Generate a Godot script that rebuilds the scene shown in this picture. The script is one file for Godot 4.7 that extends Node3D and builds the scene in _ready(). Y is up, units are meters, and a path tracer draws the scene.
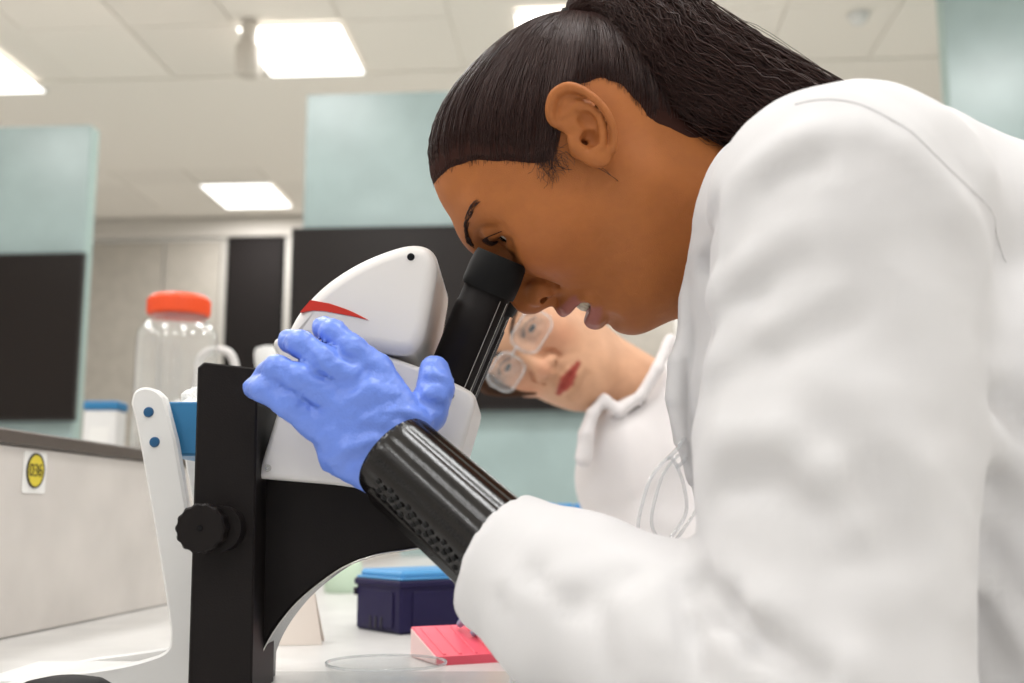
extends Node3D

var M := {}
var used := {}
var rng := RandomNumberGenerator.new()
const NEAR_TURN := 0.06894
var in_room_axes := {}
const BENCH := 0.9
const CEILING := 3.74

func _ready() -> void:
	rng.seed = 7
	# camera
	var cam := Camera3D.new()
	cam.name = "camera"
	cam.position = Vector3(0, 1.02, 0)
	cam.rotation.x = 0.15734
	cam.fov = 34.497
	cam.near = 0.02
	cam.far = 60.0
	var lens := CameraAttributesPhysical.new()
	lens.frustum_focal_length = 38.7
	lens.frustum_focus_distance = 0.76
	lens.exposure_aperture = 6.3
	cam.attributes = lens
	add_child(cam)
	cam.current = true
	# air and exposure
	var we := WorldEnvironment.new()
	we.name = "environment"
	var e := Environment.new()
	e.background_mode = Environment.BG_COLOR
	e.background_color = Color(0.93, 0.965, 1.0)
	e.background_energy_multiplier = 0.5
	e.tonemap_mode = Environment.TONE_MAPPER_LINEAR
	e.tonemap_exposure = 1.08
	e.sdfgi_enabled = true
	e.ssao_enabled = true
	e.ssil_enabled = true
	we.environment = e
	add_child(we)
	materials()
	lights()
	setting()
	background()
	bench_things()
	microscope()
	people()
	# the camera, the people and what is at hand stand a little turned against the room's axes
	for o in get_children():
		if o is Node3D and not in_room_axes.has(o):
			o.transform = Transform3D(Basis(Vector3.UP, NEAR_TURN), Vector3.ZERO) * o.transform

# ---------------------------------------------------------------- materials

func lin(r: float, g: float, b: float) -> Color:
	return Color(r, g, b).linear_to_srgb()

func mat(c: Color, rough := 0.6, more := {}) -> StandardMaterial3D:
	var m := StandardMaterial3D.new()
	m.albedo_color = c
	m.roughness = rough
	for k in more:
		m.set(k, more[k])
	return m

func noise_tex(freq: float, seed_: int, size := 256, octaves := 3, ramp = null) -> NoiseTexture2D:
	var n := FastNoiseLite.new()
	n.seed = seed_
	n.frequency = freq
	n.fractal_octaves = octaves
	var t := NoiseTexture2D.new()
	t.width = size
	t.height = size
	t.seamless = true
	t.noise = n
	if ramp != null:
		var g := Gradient.new()
		g.set_color(0, ramp[0])
		g.set_color(1, ramp[1])
		t.color_ramp = g
	return t

func bumped(m: StandardMaterial3D, t: Texture2D, depth_cm: float, per_metre: float) -> StandardMaterial3D:
	m.heightmap_enabled = true
	m.heightmap_texture = t
	m.heightmap_scale = depth_cm
	m.uv1_triplanar = true
	m.uv1_scale = Vector3.ONE * per_metre
	return m

func mottled(m: StandardMaterial3D, t: Texture2D, per_metre: float) -> StandardMaterial3D:
	m.albedo_texture = t
	m.uv1_triplanar = true
	m.uv1_scale = Vector3.ONE * per_metre
	return m

func materials() -> void:
	var fine := noise_tex(0.09, 3)
	var soft := noise_tex(0.02, 5, 256, 3, [Color(0.93, 0.93, 0.93), Color(1, 1, 1)])
	M.paint = mottled(mat(Color(0.95, 0.94, 0.925), 0.85), soft, 0.8)
	M.ceiling = mat(Color(0.945, 0.92, 0.885), 0.9)
	M.tile_a = mat(Color(0.955, 0.93, 0.895), 0.92)
	M.tile_b = mat(Color(0.925, 0.90, 0.865), 0.92)
	M.tile_c = mat(Color(0.945, 0.92, 0.885), 0.92)
	M.floor = mottled(mat(Color(0.95, 0.94, 0.92), 0.5), soft, 1.5)
	M.taupe = mottled(mat(Color(0.715, 0.685, 0.645), 0.7), soft, 1.1)
	M.taupe_b = mottled(mat(Color(0.70, 0.67, 0.63), 0.7), soft, 1.3)
	M.wall_trim = mat(Color(0.76, 0.74, 0.71), 0.6)
	M.bulkhead = mat(Color(0.77, 0.745, 0.715), 0.8)
	M.sensor = mat(Color(0.80, 0.77, 0.73), 0.6)
	M.alu = mat(Color(0.72, 0.72, 0.71), 0.4, {"metallic": 0.6})
	M.sage = mottled(mat(Color(0.63, 0.705, 0.70), 0.28), soft, 0.6)
	M.sage_edge = mat(Color(0.60, 0.68, 0.66), 0.4)
	M.screen = mat(Color(0.105, 0.08, 0.07), 0.3, {"metallic_specular": 0.35})
	M.bezel = mat(Color(0.10, 0.09, 0.085), 0.4)
	M.near_black = mat(Color(0.09, 0.07, 0.065), 0.7, {"metallic_specular": 0.3})
	M.glow = mat(Color(0.9, 0.9, 0.9), 0.6, {"emission_enabled": true, "emission": Color(1.0, 0.985, 0.96), "emission_energy_multiplier": 2.6})
	M.white_metal = mat(Color(0.88, 0.88, 0.87), 0.4)
	M.bench_top = mottled(mat(Color(0.835, 0.83, 0.82), 0.32), soft, 2.0)
	M.bench_body = mat(Color(0.88, 0.87, 0.86), 0.5)
	M.upstand = mottled(mat(Color(0.85, 0.825, 0.80), 0.5), soft, 1.4)
	M.dark_cap = mottled(mat(Color(0.34, 0.30, 0.27), 0.5), soft, 3.0)
	M.white_plastic = mat(Color(0.90, 0.895, 0.885), 0.38)
	M.blue_plastic = mat(Color(0.17, 0.47, 0.66), 0.4)
	M.bolt_blue = mat(Color(0.10, 0.33, 0.50), 0.35)
	M.orange = mat(Color(0.95, 0.33, 0.12), 0.4)
	M.jar = mat(Color(0.93, 0.94, 0.93, 0.08), 0.08, {"transparency": BaseMaterial3D.TRANSPARENCY_ALPHA})
	M.clear = mat(Color(0.97, 0.98, 0.98, 0.04), 0.05, {"transparency": BaseMaterial3D.TRANSPARENCY_ALPHA})
	M.dish = mat(Color(0.97, 0.98, 0.98, 0.03), 0.05, {"transparency": BaseMaterial3D.TRANSPARENCY_ALPHA, "metallic_specular": 0.18})
	M.clear_rim = mat(Color(0.90, 0.92, 0.93, 0.26), 0.08, {"transparency": BaseMaterial3D.TRANSPARENCY_ALPHA})
	M.paper = bumped(mat(Color(0.93, 0.93, 0.92), 0.9), fine, 0.1, 20.0)
	M.card = mat(Color(0.87, 0.83, 0.79), 0.7)
	M.violet = mat(Color(0.135, 0.115, 0.26), 0.45, {"metallic_specular": 0.3})
	M.violet_dark = mat(Color(0.09, 0.08, 0.15), 0.5)
	M.sky_lid = mat(Color(0.30, 0.60, 0.82), 0.38)
	M.pink = mat(Color(0.95, 0.36, 0.44), 0.42)
	M.pink_pale = mat(Color(0.95, 0.82, 0.81), 0.4)
	M.beige = mat(Color(0.80, 0.76, 0.68), 0.5)
	M.peach = mat(Color(0.95, 0.72, 0.48), 0.4)
	M.tube_blue = mat(Color(0.62, 0.70, 0.82), 0.35)
	M.mint = mat(Color(0.78, 0.86, 0.77), 0.4)
	M.scope_black = bumped(mat(Color(0.085, 0.066, 0.062), 0.5, {"metallic_specular": 0.3}), fine, 0.006, 25.0)
	M.scope_gloss = mat(Color(0.06, 0.055, 0.06), 0.22, {"metallic_specular": 0.3})
	M.scope_rubber = bumped(mat(Color(0.045, 0.04, 0.04), 0.6, {"metallic_specular": 0.3}), fine, 0.008, 30.0)
	M.scope_white = mat(Color(0.90, 0.885, 0.87), 0.36)
	M.scope_base = mat(Color(0.90, 0.90, 0.89), 0.25)
	M.red = mat(Color(0.80, 0.16, 0.09), 0.4)
	M.chrome = mat(Color(0.75, 0.74, 0.72), 0.22, {"metallic": 1.0})
	M.yellow = mat(Color(0.86, 0.78, 0.22), 0.6)
	M.ink = mat(Color(0.14, 0.13, 0.10), 0.7)
	M.sticker = mat(Color(0.93, 0.925, 0.91), 0.6)
	# people
	var weave := noise_tex(0.22, 11, 256, 2)
	M.coat = bumped(mat(Color(0.84, 0.834, 0.835), 0.85), weave, 0.012, 30.0)
	M.coat_two = bumped(mat(Color(0.89, 0.872, 0.87), 0.85), weave, 0.012, 30.0)
	M.coat_lining = mat(Color(0.84, 0.87, 0.90), 0.85)
	M.nitrile = bumped(mat(Color(0.43, 0.555, 0.90), 0.38), fine, 0.02, 18.0)
	M.skin = bumped(mat(Color(1, 1, 1), 0.5, {"vertex_color_use_as_albedo": true, "metallic_specular": 0.32}), noise_tex(0.16, 21, 256, 3), 0.02, 24.0)
	M.hair = mat(Color(1, 1, 1), 0.42, {"vertex_color_use_as_albedo": true, "metallic_specular": 0.42})
	M.hair_cap = mat(Color(1, 1, 1), 0.8, {"vertex_color_use_as_albedo": true, "metallic_specular": 0.2})
	M.eye_white = mat(Color(0.80, 0.77, 0.74), 0.15)
	M.iris = mat(Color(0.10, 0.06, 0.04), 0.1)
	M.iris_grey = mat(Color(0.17, 0.19, 0.21), 0.1)
	M.teeth = mat(Color(0.87, 0.83, 0.74), 0.25)
	M.mouth = mat(Color(0.20, 0.07, 0.06), 0.5)
	M.sleeve_black = bumped(mat(Color(0.055, 0.045, 0.043), 0.24, {"metallic_specular": 0.5}), fine, 0.01, 22.0)
	M.sleeve_hole = mat(Color(0.015, 0.015, 0.015), 0.8)
	M.trousers = mat(Color(0.09, 0.09, 0.11), 0.8)
	M.shoe = mat(Color(0.06, 0.055, 0.05), 0.5)

# ---------------------------------------------------------------- scene helpers

func named(n: String) -> String:
	if not used.has(n):
		used[n] = 0
		return n
	used[n] += 1
	return "%s_%03d" % [n, used[n]]

func thing(n: String, label: String, category: String, at := Vector3.ZERO, turn := 0.0, group := "") -> Node3D:
	var o := Node3D.new()
	o.name = named(n)
	o.position = at
	o.rotation.y = turn
	add_child(o)
	tag(o, label, category, group)
	return o

func tag(o: Node3D, label: String, category: String, group := "") -> Node3D:
	o.set_meta("label", label)
	o.set_meta("category", category)
	if group != "":
		o.set_meta("group", group)
	return o

func part(n: String, mesh: Mesh, m: Material, parent: Node, at := Vector3.ZERO, rot := Vector3.ZERO) -> MeshInstance3D:
	var o := MeshInstance3D.new()
	o.name = named(n) if parent == self else n
	o.mesh = mesh
	o.material_override = m
	o.position = at
	o.rotation = rot
	parent.add_child(o, true)
	return o

func struct(n: String, mesh: Mesh, m: Material, at := Vector3.ZERO, label := "", category := "") -> MeshInstance3D:
	# a piece of the room; set along the room's own axes
	var o := part(n, mesh, m, self)
	room(o, at)
	o.set_meta("kind", "structure")
	if label != "":
		tag(o, label, category)
	return o

func room(o: Node3D, at: Vector3) -> void:
	o.position = at
	in_room_axes[o] = true

# ---------------------------------------------------------------- mesh helpers

class Geo:
	var v := PackedVector3Array()
	var n := PackedVector3Array()
	var c := PackedColorArray()
	var ix := PackedInt32Array()
	var tint := Color(1, 1, 1)

	func vert(p: Vector3, nn: Vector3) -> int:
		v.append(p)
		n.append(nn)
		c.append(tint)
		return v.size() - 1

	func face(a: int, b: int, d: int) -> void:
		# wound clockwise against its normals
		var g := (v[b] - v[a]).cross(v[d] - v[a])
		if g.dot(n[a] + n[b] + n[d]) > 0.0:
			ix.append_array(PackedInt32Array([a, d, b]))
		else:
			ix.append_array(PackedInt32Array([a, b, d]))

	func quad(a: int, b: int, d: int, e: int) -> void:
		face(a, b, d)
		face(a, d, e)

	func flat(pts: Array, nn: Vector3) -> void:
		var first := v.size()
		for p in pts:
			vert(p, nn)
		for i in range(1, pts.size() - 1):
			face(first, first + i, first + i + 1)

	func mesh() -> ArrayMesh:
		var a := []
		a.resize(Mesh.ARRAY_MAX)
		a[Mesh.ARRAY_VERTEX] = v
		a[Mesh.ARRAY_NORMAL] = n
		a[Mesh.ARRAY_COLOR] = c
		a[Mesh.ARRAY_INDEX] = ix
		var m := ArrayMesh.new()
		m.add_surface_from_arrays(Mesh.PRIMITIVE_TRIANGLES, a)
		return m

	func tube(pts: PackedVector3Array, radii, sides := 8, capped := true) -> void:
		var count := pts.size()
		if count < 2:
			return
		var t0 := (pts[1] - pts[0]).normalized()
		var side := t0.cross(Vector3.UP)
		if side.length() < 0.1:
			side = t0.cross(Vector3.RIGHT)
		side = side.normalized()
		var start := v.size()
		for i in count:
			var t := (pts[mini(i + 1, count - 1)] - pts[maxi(i - 1, 0)]).normalized()
			side = (side - t * side.dot(t)).normalized()
			var up := t.cross(side)
			var r: float = radii if radii is float else radii[i]
			for k in sides:
				var a := TAU * k / sides
				var d := side * cos(a) + up * sin(a)
				vert(pts[i] + d * r, d)
		for i in count - 1:
			for k in sides:
				var k2 := (k + 1) % sides
				quad(start + i * sides + k, start + i * sides + k2, start + (i + 1) * sides + k2, start + (i + 1) * sides + k)
		if capped:
			for e in [0, count - 1]:
				var nn := (pts[0] - pts[1]).normalized() if e == 0 else (pts[count - 1] - pts[count - 2]).normalized()
				var ring := []
				for k in sides:
					ring.append(v[start + e * sides + k])
				flat(ring, nn)

	func lathe(profile: PackedVector2Array, sides := 48, axis := Basis.IDENTITY, at := Vector3.ZERO) -> void:
		# profile points: x radius, y height; sharp bends keep an edge
		for i in profile.size() - 1:
			var p := profile[i]
			var q := profile[i + 1]
			var dir := (q - p).normalized()
			var fn := Vector2(dir.y, -dir.x)
			var na := fn
			var nb := fn
			if i > 0:
				var d0 := (p - profile[i - 1]).normalized()
				if d0.dot(dir) > 0.72:
					na = (Vector2(d0.y, -d0.x) + fn).normalized()
			if i + 2 < profile.size():
				var d1 := (profile[i + 2] - q).normalized()
				if d1.dot(dir) > 0.72:
					nb = (Vector2(d1.y, -d1.x) + fn).normalized()
			var start := v.size()
			for k in sides:
				var a := TAU * k / sides
				var d := Vector3(cos(a), 0, sin(a))
				vert(at + axis * (d * p.x + Vector3.UP * p.y), axis * (d * na.x + Vector3.UP * na.y))
				vert(at + axis * (d * q.x + Vector3.UP * q.y), axis * (d * nb.x + Vector3.UP * nb.y))
			for k in sides:
				var k2 := (k + 1) % sides
				quad(start + 2 * k, start + 2 * k + 1, start + 2 * k2 + 1, start + 2 * k2)

	func box(lo: Vector3, hi: Vector3, bevel := 0.0, turn := Basis.IDENTITY, at := Vector3.ZERO) -> void:
		var ctr := (lo + hi) * 0.5
		var h := (hi - lo) * 0.5
		var b := minf(bevel, minf(h.x, minf(h.y, h.z)) * 0.95)
		var s := [-1.0, 1.0]
		var T := func(x: Vector3) -> Vector3: return at + turn * (ctr + x)
		var hh := [h.x, h.y, h.z]
		for ax in 3:
			var a1 := (ax + 1) % 3
			var a2 := (ax + 2) % 3
			for sg in s:
				var nn := Vector3.ZERO
				nn[ax] = sg
				var pts := []
				for q in [[-1, -1], [1, -1], [1, 1], [-1, 1]]:
					var x := Vector3.ZERO
					x[ax] = sg * hh[ax]
					x[a1] = q[0] * (hh[a1] - b)
					x[a2] = q[1] * (hh[a2] - b)
					pts.append(T.call(x))
				flat(pts, turn * nn)
			if b <= 0.0:
				continue
			for s1 in s:
				for s2 in s:
					var nn := Vector3.ZERO
					nn[a1] = s1
					nn[a2] = s2
					var pts := []
					for q in [[-1, 0], [1, 0], [1, 1], [-1, 1]]:
						var x := Vector3.ZERO
						x[ax] = q[0] * (hh[ax] - b)
						x[a1] = s1 * (hh[a1] - (b if q[1] == 1 else 0.0))
						x[a2] = s2 * (hh[a2] - (b if q[1] == 0 else 0.0))
						pts.append(T.call(x))
					flat(pts, turn * nn.normalized())
		if b > 0.0:
			for sx in s:
				for sy in s:
					for sz in s:
						var nn := Vector3(sx, sy, sz)
						flat([T.call(Vector3(sx * h.x, sy * (h.y - b), sz * (h.z - b))), T.call(Vector3(sx * (h.x - b), sy * h.y, sz * (h.z - b))), T.call(Vector3(sx * (h.x - b), sy * (h.y - b), sz * h.z))], turn * nn.normalized())

	func extrude(poly: PackedVector2Array, z0: float, z1: float, bevel := 0.0, steps := 1) -> void:
		# an outline in x and y with thickness along z; its edges cut, or rounded in several steps
		if Geometry2D.is_polygon_clockwise(poly):
			poly.reverse()
		var cnt := poly.size()
		var en: Array[Vector2] = []
		for i in cnt:
			var d := (poly[(i + 1) % cnt] - poly[i]).normalized()
			en.append(Vector2(d.y, -d.x))
		var shift: Array[Vector2] = []
		var vn: Array = []
		for i in cnt:
			var a := en[(i - 1 + cnt) % cnt]
			var b := en[i]
			var mid := (a + b).normalized()
			shift.append(mid / maxf(0.35, mid.dot(b)))
			vn.append([mid, mid] if a.dot(b) > 0.75 else [a, b])
		var mids := 1 if bevel <= 0.0 else steps
		for i in cnt:
			var j := (i + 1) % cnt
			var A := Vector3(vn[i][1].x, vn[i][1].y, 0)
			var B := Vector3(vn[j][0].x, vn[j][0].y, 0)
			quad(vert(Vector3(poly[i].x, poly[i].y, z0 + bevel), A), vert(Vector3(poly[j].x, poly[j].y, z0 + bevel), B), vert(Vector3(poly[j].x, poly[j].y, z1 - bevel), B), vert(Vector3(poly[i].x, poly[i].y, z1 - bevel), A))
			if bevel <= 0.0:
				continue
			for e in [[z0, -1.0], [z1, 1.0]]:
				var up := Vector3(0, 0, e[1])
				for m in mids:
					var t0 := 0.5 * PI * m / mids
					var t1 := 0.5 * PI * (m + 1) / mids
					var q := []
					for h in [[t0, i, A], [t0, j, B], [t1, j, B], [t1, i, A]]:
						var p: Vector2 = poly[h[1]] - shift[h[1]] * (bevel * (1.0 - cos(h[0])))
						var nn: Vector3 = h[2] * cos(h[0]) + up * sin(h[0]) if steps > 1 else h[2] + up
						q.append(vert(Vector3(p.x, p.y, e[0] - e[1] * bevel * (1.0 - sin(h[0]))), nn.normalized()))
					quad(q[0], q[1], q[2], q[3])
		var cap := PackedVector2Array()
		for i in cnt:
			cap.append(poly[i] - shift[i] * bevel)
		var tri := Geometry2D.triangulate_polygon(cap)
		if tri.is_empty():
			tri = Geometry2D.triangulate_polygon(poly)
		for e in [[z0, -1.0], [z1, 1.0]]:
			var first := v.size()
			for p in cap:
				vert(Vector3(p.x, p.y, e[0]), Vector3(0, 0, e[1]))
			for i in range(0, tri.size(), 3):
				face(first + tri[i], first + tri[i + 1], first + tri[i + 2])

	func ball(at: Vector3, r: Vector3, turn := Basis.IDENTITY, seg := 24) -> void:
		var start := v.size()
		var rows := seg / 2
		for i in rows + 1:
			var th := PI * i / rows
			for k in seg:
				var a := TAU * k / seg
				var d := Vector3(sin(th) * cos(a), cos(th), sin(th) * sin(a))
				vert(at + turn * (d * r), (turn * (d / r)).normalized())
		for i in rows:
			for k in seg:
				var k2 := (k + 1) % seg
				if i > 0:
					face(start + i * seg + k, start + i * seg + k2, start + (i + 1) * seg + k2)
				if i < rows - 1:
					face(start + i * seg + k, start + (i + 1) * seg + k2, start + (i + 1) * seg + k)

func boxm(lo: Vector3, hi: Vector3, bevel := 0.0) -> ArrayMesh:
	var g := Geo.new()
	g.box(lo, hi, bevel)
	return g.mesh()

func lathem(profile: Array, sides := 48) -> ArrayMesh:
	var g := Geo.new()
	var p := PackedVector2Array()
	for q in profile:
		p.append(Vector2(q[0], q[1]))
	g.lathe(p, sides)
	return g.mesh()

func tubem(pts: Array, r, sides := 12) -> ArrayMesh:
	var g := Geo.new()
	g.tube(PackedVector3Array(pts), r, sides)
	return g.mesh()

func smooth(pts: Array, per := 8, closed := false) -> Array:
	# Catmull-Rom through the points, of Vector2 or Vector3
	var out := []
	var cnt := pts.size()
	for i in (cnt if closed else cnt - 1):
		var p0 = pts[(i - 1 + cnt) % cnt] if closed or i > 0 else pts[0]
		var p1 = pts[i]
		var p2 = pts[(i + 1) % cnt]
		var p3 = pts[(i + 2) % cnt] if closed or i + 2 < cnt else pts[cnt - 1]
		for k in per:
			var t := float(k) / per
			out.append(0.5 * ((2.0 * p1) + (p2 - p0) * t + (2.0 * p0 - 5.0 * p1 + 4.0 * p2 - p3) * t * t + (3.0 * p1 - p0 - 3.0 * p2 + p3) * t * t * t))
	if not closed:
		out.append(pts[cnt - 1])
	return out

func rounded(w: float, h: float, r: float, per := 6) -> PackedVector2Array:
	var p := PackedVector2Array()
	for q in [[1, 1, 0.0], [-1, 1, 0.5], [-1, -1, 1.0], [1, -1, 1.5]]:
		for i in per + 1:
			var a: float = PI * (q[2] + 0.5 * i / per)
			p.append(Vector2(q[0] * (w - r) + cos(a) * r, q[1] * (h - r) + sin(a) * r))
	return p

func outline(list: Array) -> PackedVector2Array:
	return PackedVector2Array(list)

func prism(poly, z0: float, z1: float, bevel := 0.0, steps := 1) -> ArrayMesh:
	var g := Geo.new()
	g.extrude(PackedVector2Array(poly), z0, z1, bevel, steps)
	return g.mesh()

func lettering(s: String, size: float, depth: float) -> TextMesh:
	var t := TextMesh.new()
	var f := SystemFont.new()
	f.font_names = PackedStringArray(["Droid Sans"])
	t.font = f
	t.text = s
	t.font_size = 32
	t.pixel_size = size / 32.0
	t.depth = depth
	return t

# ---------------------------------------------------------------- lights of the room

func lights() -> void:
	# flat square panels set in the ceiling; those over and behind the camera light the people
	var spots := [[-1.65, -6.05], [-3.76, -6.2], [-2.89, -8.95], [-0.08, -5.98]]
	for z in [-3.2, -0.5, 2.2]:
		for x in [-3.76, -1.65, 0.46, 2.57]:
			spots.append([x, z])
	spots.append([2.57, -6.05])
	spots.append([0.9, -8.95])
	var shape := rounded(0.297, 0.35, 0.03)
	var glow_mesh := prism(shape, -0.006, 0.006, 0.002)
	for s in spots:
		var label := "ceiling light panel"
		if s[1] > -5.0:
			label = "ceiling light panel %s in the row %s" % [{-3.76: "beyond the bench shelf", -1.65: "above the bench shelf", 0.46: "over the two people", 2.57: "towards the plain right wall"}[s[0]], {-3.2: "next to the screens", -0.5: "above the microscope", 2.2: "closest to the windows"}[s[1]]]
		elif s[0] == 2.57:
			label = "ceiling light panel behind the tall green board by the right wall"
		elif s[0] == 0.9:
			label = "far ceiling light panel behind the head with the ponytail"
		elif s[1] < -8.0:
			label = "small far ceiling light panel near the taupe back wall"
		elif s[0] == -1.65 and s[1] == -6.05:
			label = "ceiling light panel with the white sensor hanging in front of it"
		elif s[1] == -6.2:
			label = "ceiling light panel above the green board with a screen"
		elif s[1] == -5.98:
			label = "ceiling light panel mostly hidden by the dark ponytail"
		var t := thing("ceiling_light", label, "light", Vector3.ZERO, 0.0, "ceiling light panels")
		room(t, Vector3(s[0], CEILING - 0.012, s[1]))
		var g := Geo.new()
		g.box(Vector3(-0.305, -0.006, -0.36), Vector3(-0.292, 0.012, 0.36), 0.002)
		g.box(Vector3(0.292, -0.006, -0.36), Vector3(0.305, 0.012, 0.36), 0.002)
		g.box(Vector3(-0.292, -0.006, -0.36), Vector3(0.292, 0.012, -0.348), 0.002)
		g.box(Vector3(-0.292, -0.006, 0.348), Vector3(0.292, 0.012, 0.36), 0.002)
		part("frame", g.mesh(), M.white_metal, t)
		part("diffuser", glow_mesh, M.glow, t, Vector3(0, 0.004, 0), Vector3(PI / 2, 0, 0))
		var a := AreaLight3D.new()
		a.name = "panel_light"
		a.area_size = Vector2(0.58, 0.69)
		a.light_energy = LIGHT
		a.light_color = Color(0.985, 0.985, 0.985)
		a.shadow_enabled = true
		a.area_range = 20.0
		a.area_attenuation = 2.0
		a.position = Vector3(0, -0.02, 0)
		a.rotation.x = -PI / 2
		t.add_child(a)

const LIGHT := 2.6

# ---------------------------------------------------------------- the room

func setting() -> void:
	var x0 := -6.5
	var x1 := 5.5
	var z0 := -9.7
	var z1 := 5.0
	struct("floor", boxm(Vector3(x0, -0.12, z0), Vector3(x1, 0, z1)), M.floor)
	var top := struct("ceiling", boxm(Vector3(x0, CEILING + 0.012, z0), Vector3(x1, CEILING + 0.16, z1)), M.ceiling)
	struct("wall_left", boxm(Vector3(x0 - 0.15, -0.12, z0 - 0.15), Vector3(x0, CEILING + 0.16, z1 + 0.15)), M.paint)
	struct("wall_right", boxm(Vector3(x1, -0.12, z0 - 0.15), Vector3(x1 + 0.15, CEILING + 0.16, z1 + 0.15)), M.paint)
	# the wall behind the camera has a long row of windows
	var fw := struct("wall_front", boxm(Vector3(x0, -0.12, z1), Vector3(x1, 0.8, z1 + 0.15)), M.paint)
	part("lintel", boxm(Vector3(x0, 3.45, z1), Vector3(x1, CEILING + 0.16, z1 + 0.15)), M.paint, fw)
	part("pier", boxm(Vector3(x0, 0.8, z1), Vector3(-5.6, 3.45, z1 + 0.15)), M.paint, fw)
	part("pier", boxm(Vector3(4.6, 0.8, z1), Vector3(x1, 3.45, z1 + 0.15)), M.paint, fw)
	for i in 6:
		var wx := -5.6 + 1.7 * i
		var wn := struct("window_%d" % (i + 1), boxm(Vector3(wx, 0.8, z1 + 0.02), Vector3(wx + 0.06, 3.45, z1 + 0.1), 0.004), M.alu)
		part("window_frame", boxm(Vector3(wx + 1.64, 0.8, z1 + 0.02), Vector3(wx + 1.7, 3.45, z1 + 0.1), 0.004), M.alu, wn)
		part("window_frame", boxm(Vector3(wx + 0.06, 0.8, z1 + 0.02), Vector3(wx + 1.64, 0.86, z1 + 0.1), 0.004), M.alu, wn)
		part("window_frame", boxm(Vector3(wx + 0.06, 3.39, z1 + 0.02), Vector3(wx + 1.64, 3.45, z1 + 0.1), 0.004), M.alu, wn)
		part("pane", boxm(Vector3(wx + 0.06, 0.86, z1 + 0.055), Vector3(wx + 1.64, 3.39, z1 + 0.061)), M.clear, wn)
	var back := struct("wall_back", boxm(Vector3(x0, -0.12, z0 - 0.15), Vector3(x1, CEILING + 0.16, z0)), M.paint)
	# taupe boards on the back wall with shadow gaps between them
	var edges := [-6.45, -5.6, -4.72, -3.885, -3.345]
	for i in edges.size() - 1:
		part("wall_panel", boxm(Vector3(edges[i] + 0.012, 0.1, z0), Vector3(edges[i + 1] - 0.012, 3.53, z0 + 0.03), 0.004), M.taupe_b if i == 2 else M.taupe, back)
	var x := -2.69
	while x < 5.3:
		part("wall_panel", boxm(Vector3(x + 0.012, 0.1, z0), Vector3(x + 0.85, 3.53, z0 + 0.03), 0.004), M.taupe, back)
		x += 0.874
	part("trim", boxm(Vector3(-3.34, 0.1, z0), Vector3(-3.29, 3.56, z0 + 0.04), 0.004), M.wall_trim, back)
	part("trim", boxm(Vector3(-2.745, 0.1, z0), Vector3(-2.695, 3.56, z0 + 0.04), 0.004), M.wall_trim, back)
	# ceiling tiles, 0.61 by 0.72, left out where a light sits; a plain plaster band divides them
	var tile := boxm(Vector3(-0.301, 0.0, -0.356), Vector3(0.301, 0.012, 0.356), 0.003)
	var cells := [[-1.65, -6.05], [-3.76, -6.2], [-2.89, -8.95], [-0.08, -5.98]]
	for row in 6:
		for col in 15:
			var cx: float = -1.65 + 0.61 * (col - 6)
			var cz: float = -6.05 + 0.72 * row
			var free := true
			for q in cells:
				if absf(q[0] - cx) < 0.606 and absf(q[1] - cz) < 0.715:
					free = false
			if free:
				var m: Material = [M.tile_a, M.tile_c, M.tile_a, M.tile_b][(col * 7 + (row / 3) * 3) % 4]
				part("ceiling_tile", tile, m, top, Vector3(cx, CEILING, cz))
	for row in 2:
		for col in 15:
			var cx: float = -2.89 + 0.61 * (col - 4)
			var cz: float = -8.95 + 0.72 * row
			if not (col == 4 and row == 0) and absf(cx - 0.9) > 0.5:
				part("ceiling_tile", tile, M.tile_b if (col + row) % 3 else M.tile_c, top, Vector3(cx, CEILING, cz - 0.02))
	part("plaster_band", boxm(Vector3(x0, CEILING - 0.006, -8.2), Vector3(x1, CEILING + 0.012, -6.42), 0.003), M.ceiling, top)
	part("bulkhead", boxm(Vector3(x0, 3.56, z0), Vector3(x1, CEILING, z0 + 0.06), 0.006), M.bulkhead, back)

func board(label: String, x0: float, x1: float, top: float, z: float) -> void:
	var t := thing("glass_board", label, "board")
	room(t, Vector3((x0 + x1) / 2, 0, z))
	var w := (x1 - x0) / 2
	part("core", boxm(Vector3(-w + 0.01, 0, -0.1), Vector3(w - 0.01, top - 0.01, -0.014), 0.003), M.sage_edge, t)
	part("glass_face", boxm(Vector3(-w, 0.02, -0.012), Vector3(w, top, 0), 0.003), M.sage, t)
	part("edge_trim", boxm(Vector3(w - 0.012, 0, -0.1), Vector3(w, top - 0.002, -0.013), 0.002), M.sage_edge, t)
	part("edge_trim", boxm(Vector3(-w, 0, -0.1), Vector3(-w + 0.012, top - 0.002, -0.013), 0.002), M.sage_edge, t)

func television(label: String, x0: float, x1: float, z: float) -> void:
	var t := thing("television", label, "screen")
	room(t, Vector3((x0 + x1) / 2, 1.49, z))
	var w := (x1 - x0) / 2
	var h := 0.865
	part("casing", boxm(Vector3(-w + 0.1, 0.1, 0.0), Vector3(w - 0.1, h - 0.1, 0.03), 0.006), M.bezel, t)
	part("screen_glass", boxm(Vector3(-w + 0.008, 0.014, 0.03), Vector3(w - 0.008, h - 0.008, 0.056), 0.002), M.screen, t)
	var g := Geo.new()
	g.box(Vector3(-w, 0, 0.028), Vector3(-w + 0.008, h, 0.06), 0.001)
	g.box(Vector3(w - 0.008, 0, 0.028), Vector3(w, h, 0.06), 0.001)
	g.box(Vector3(-w, h - 0.008, 0.028), Vector3(w, h, 0.06), 0.001)
	g.box(Vector3(-w, 0, 0.028), Vector3(w, 0.014, 0.06), 0.001)
	part("bezel", g.mesh(), M.bezel, t)

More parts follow.
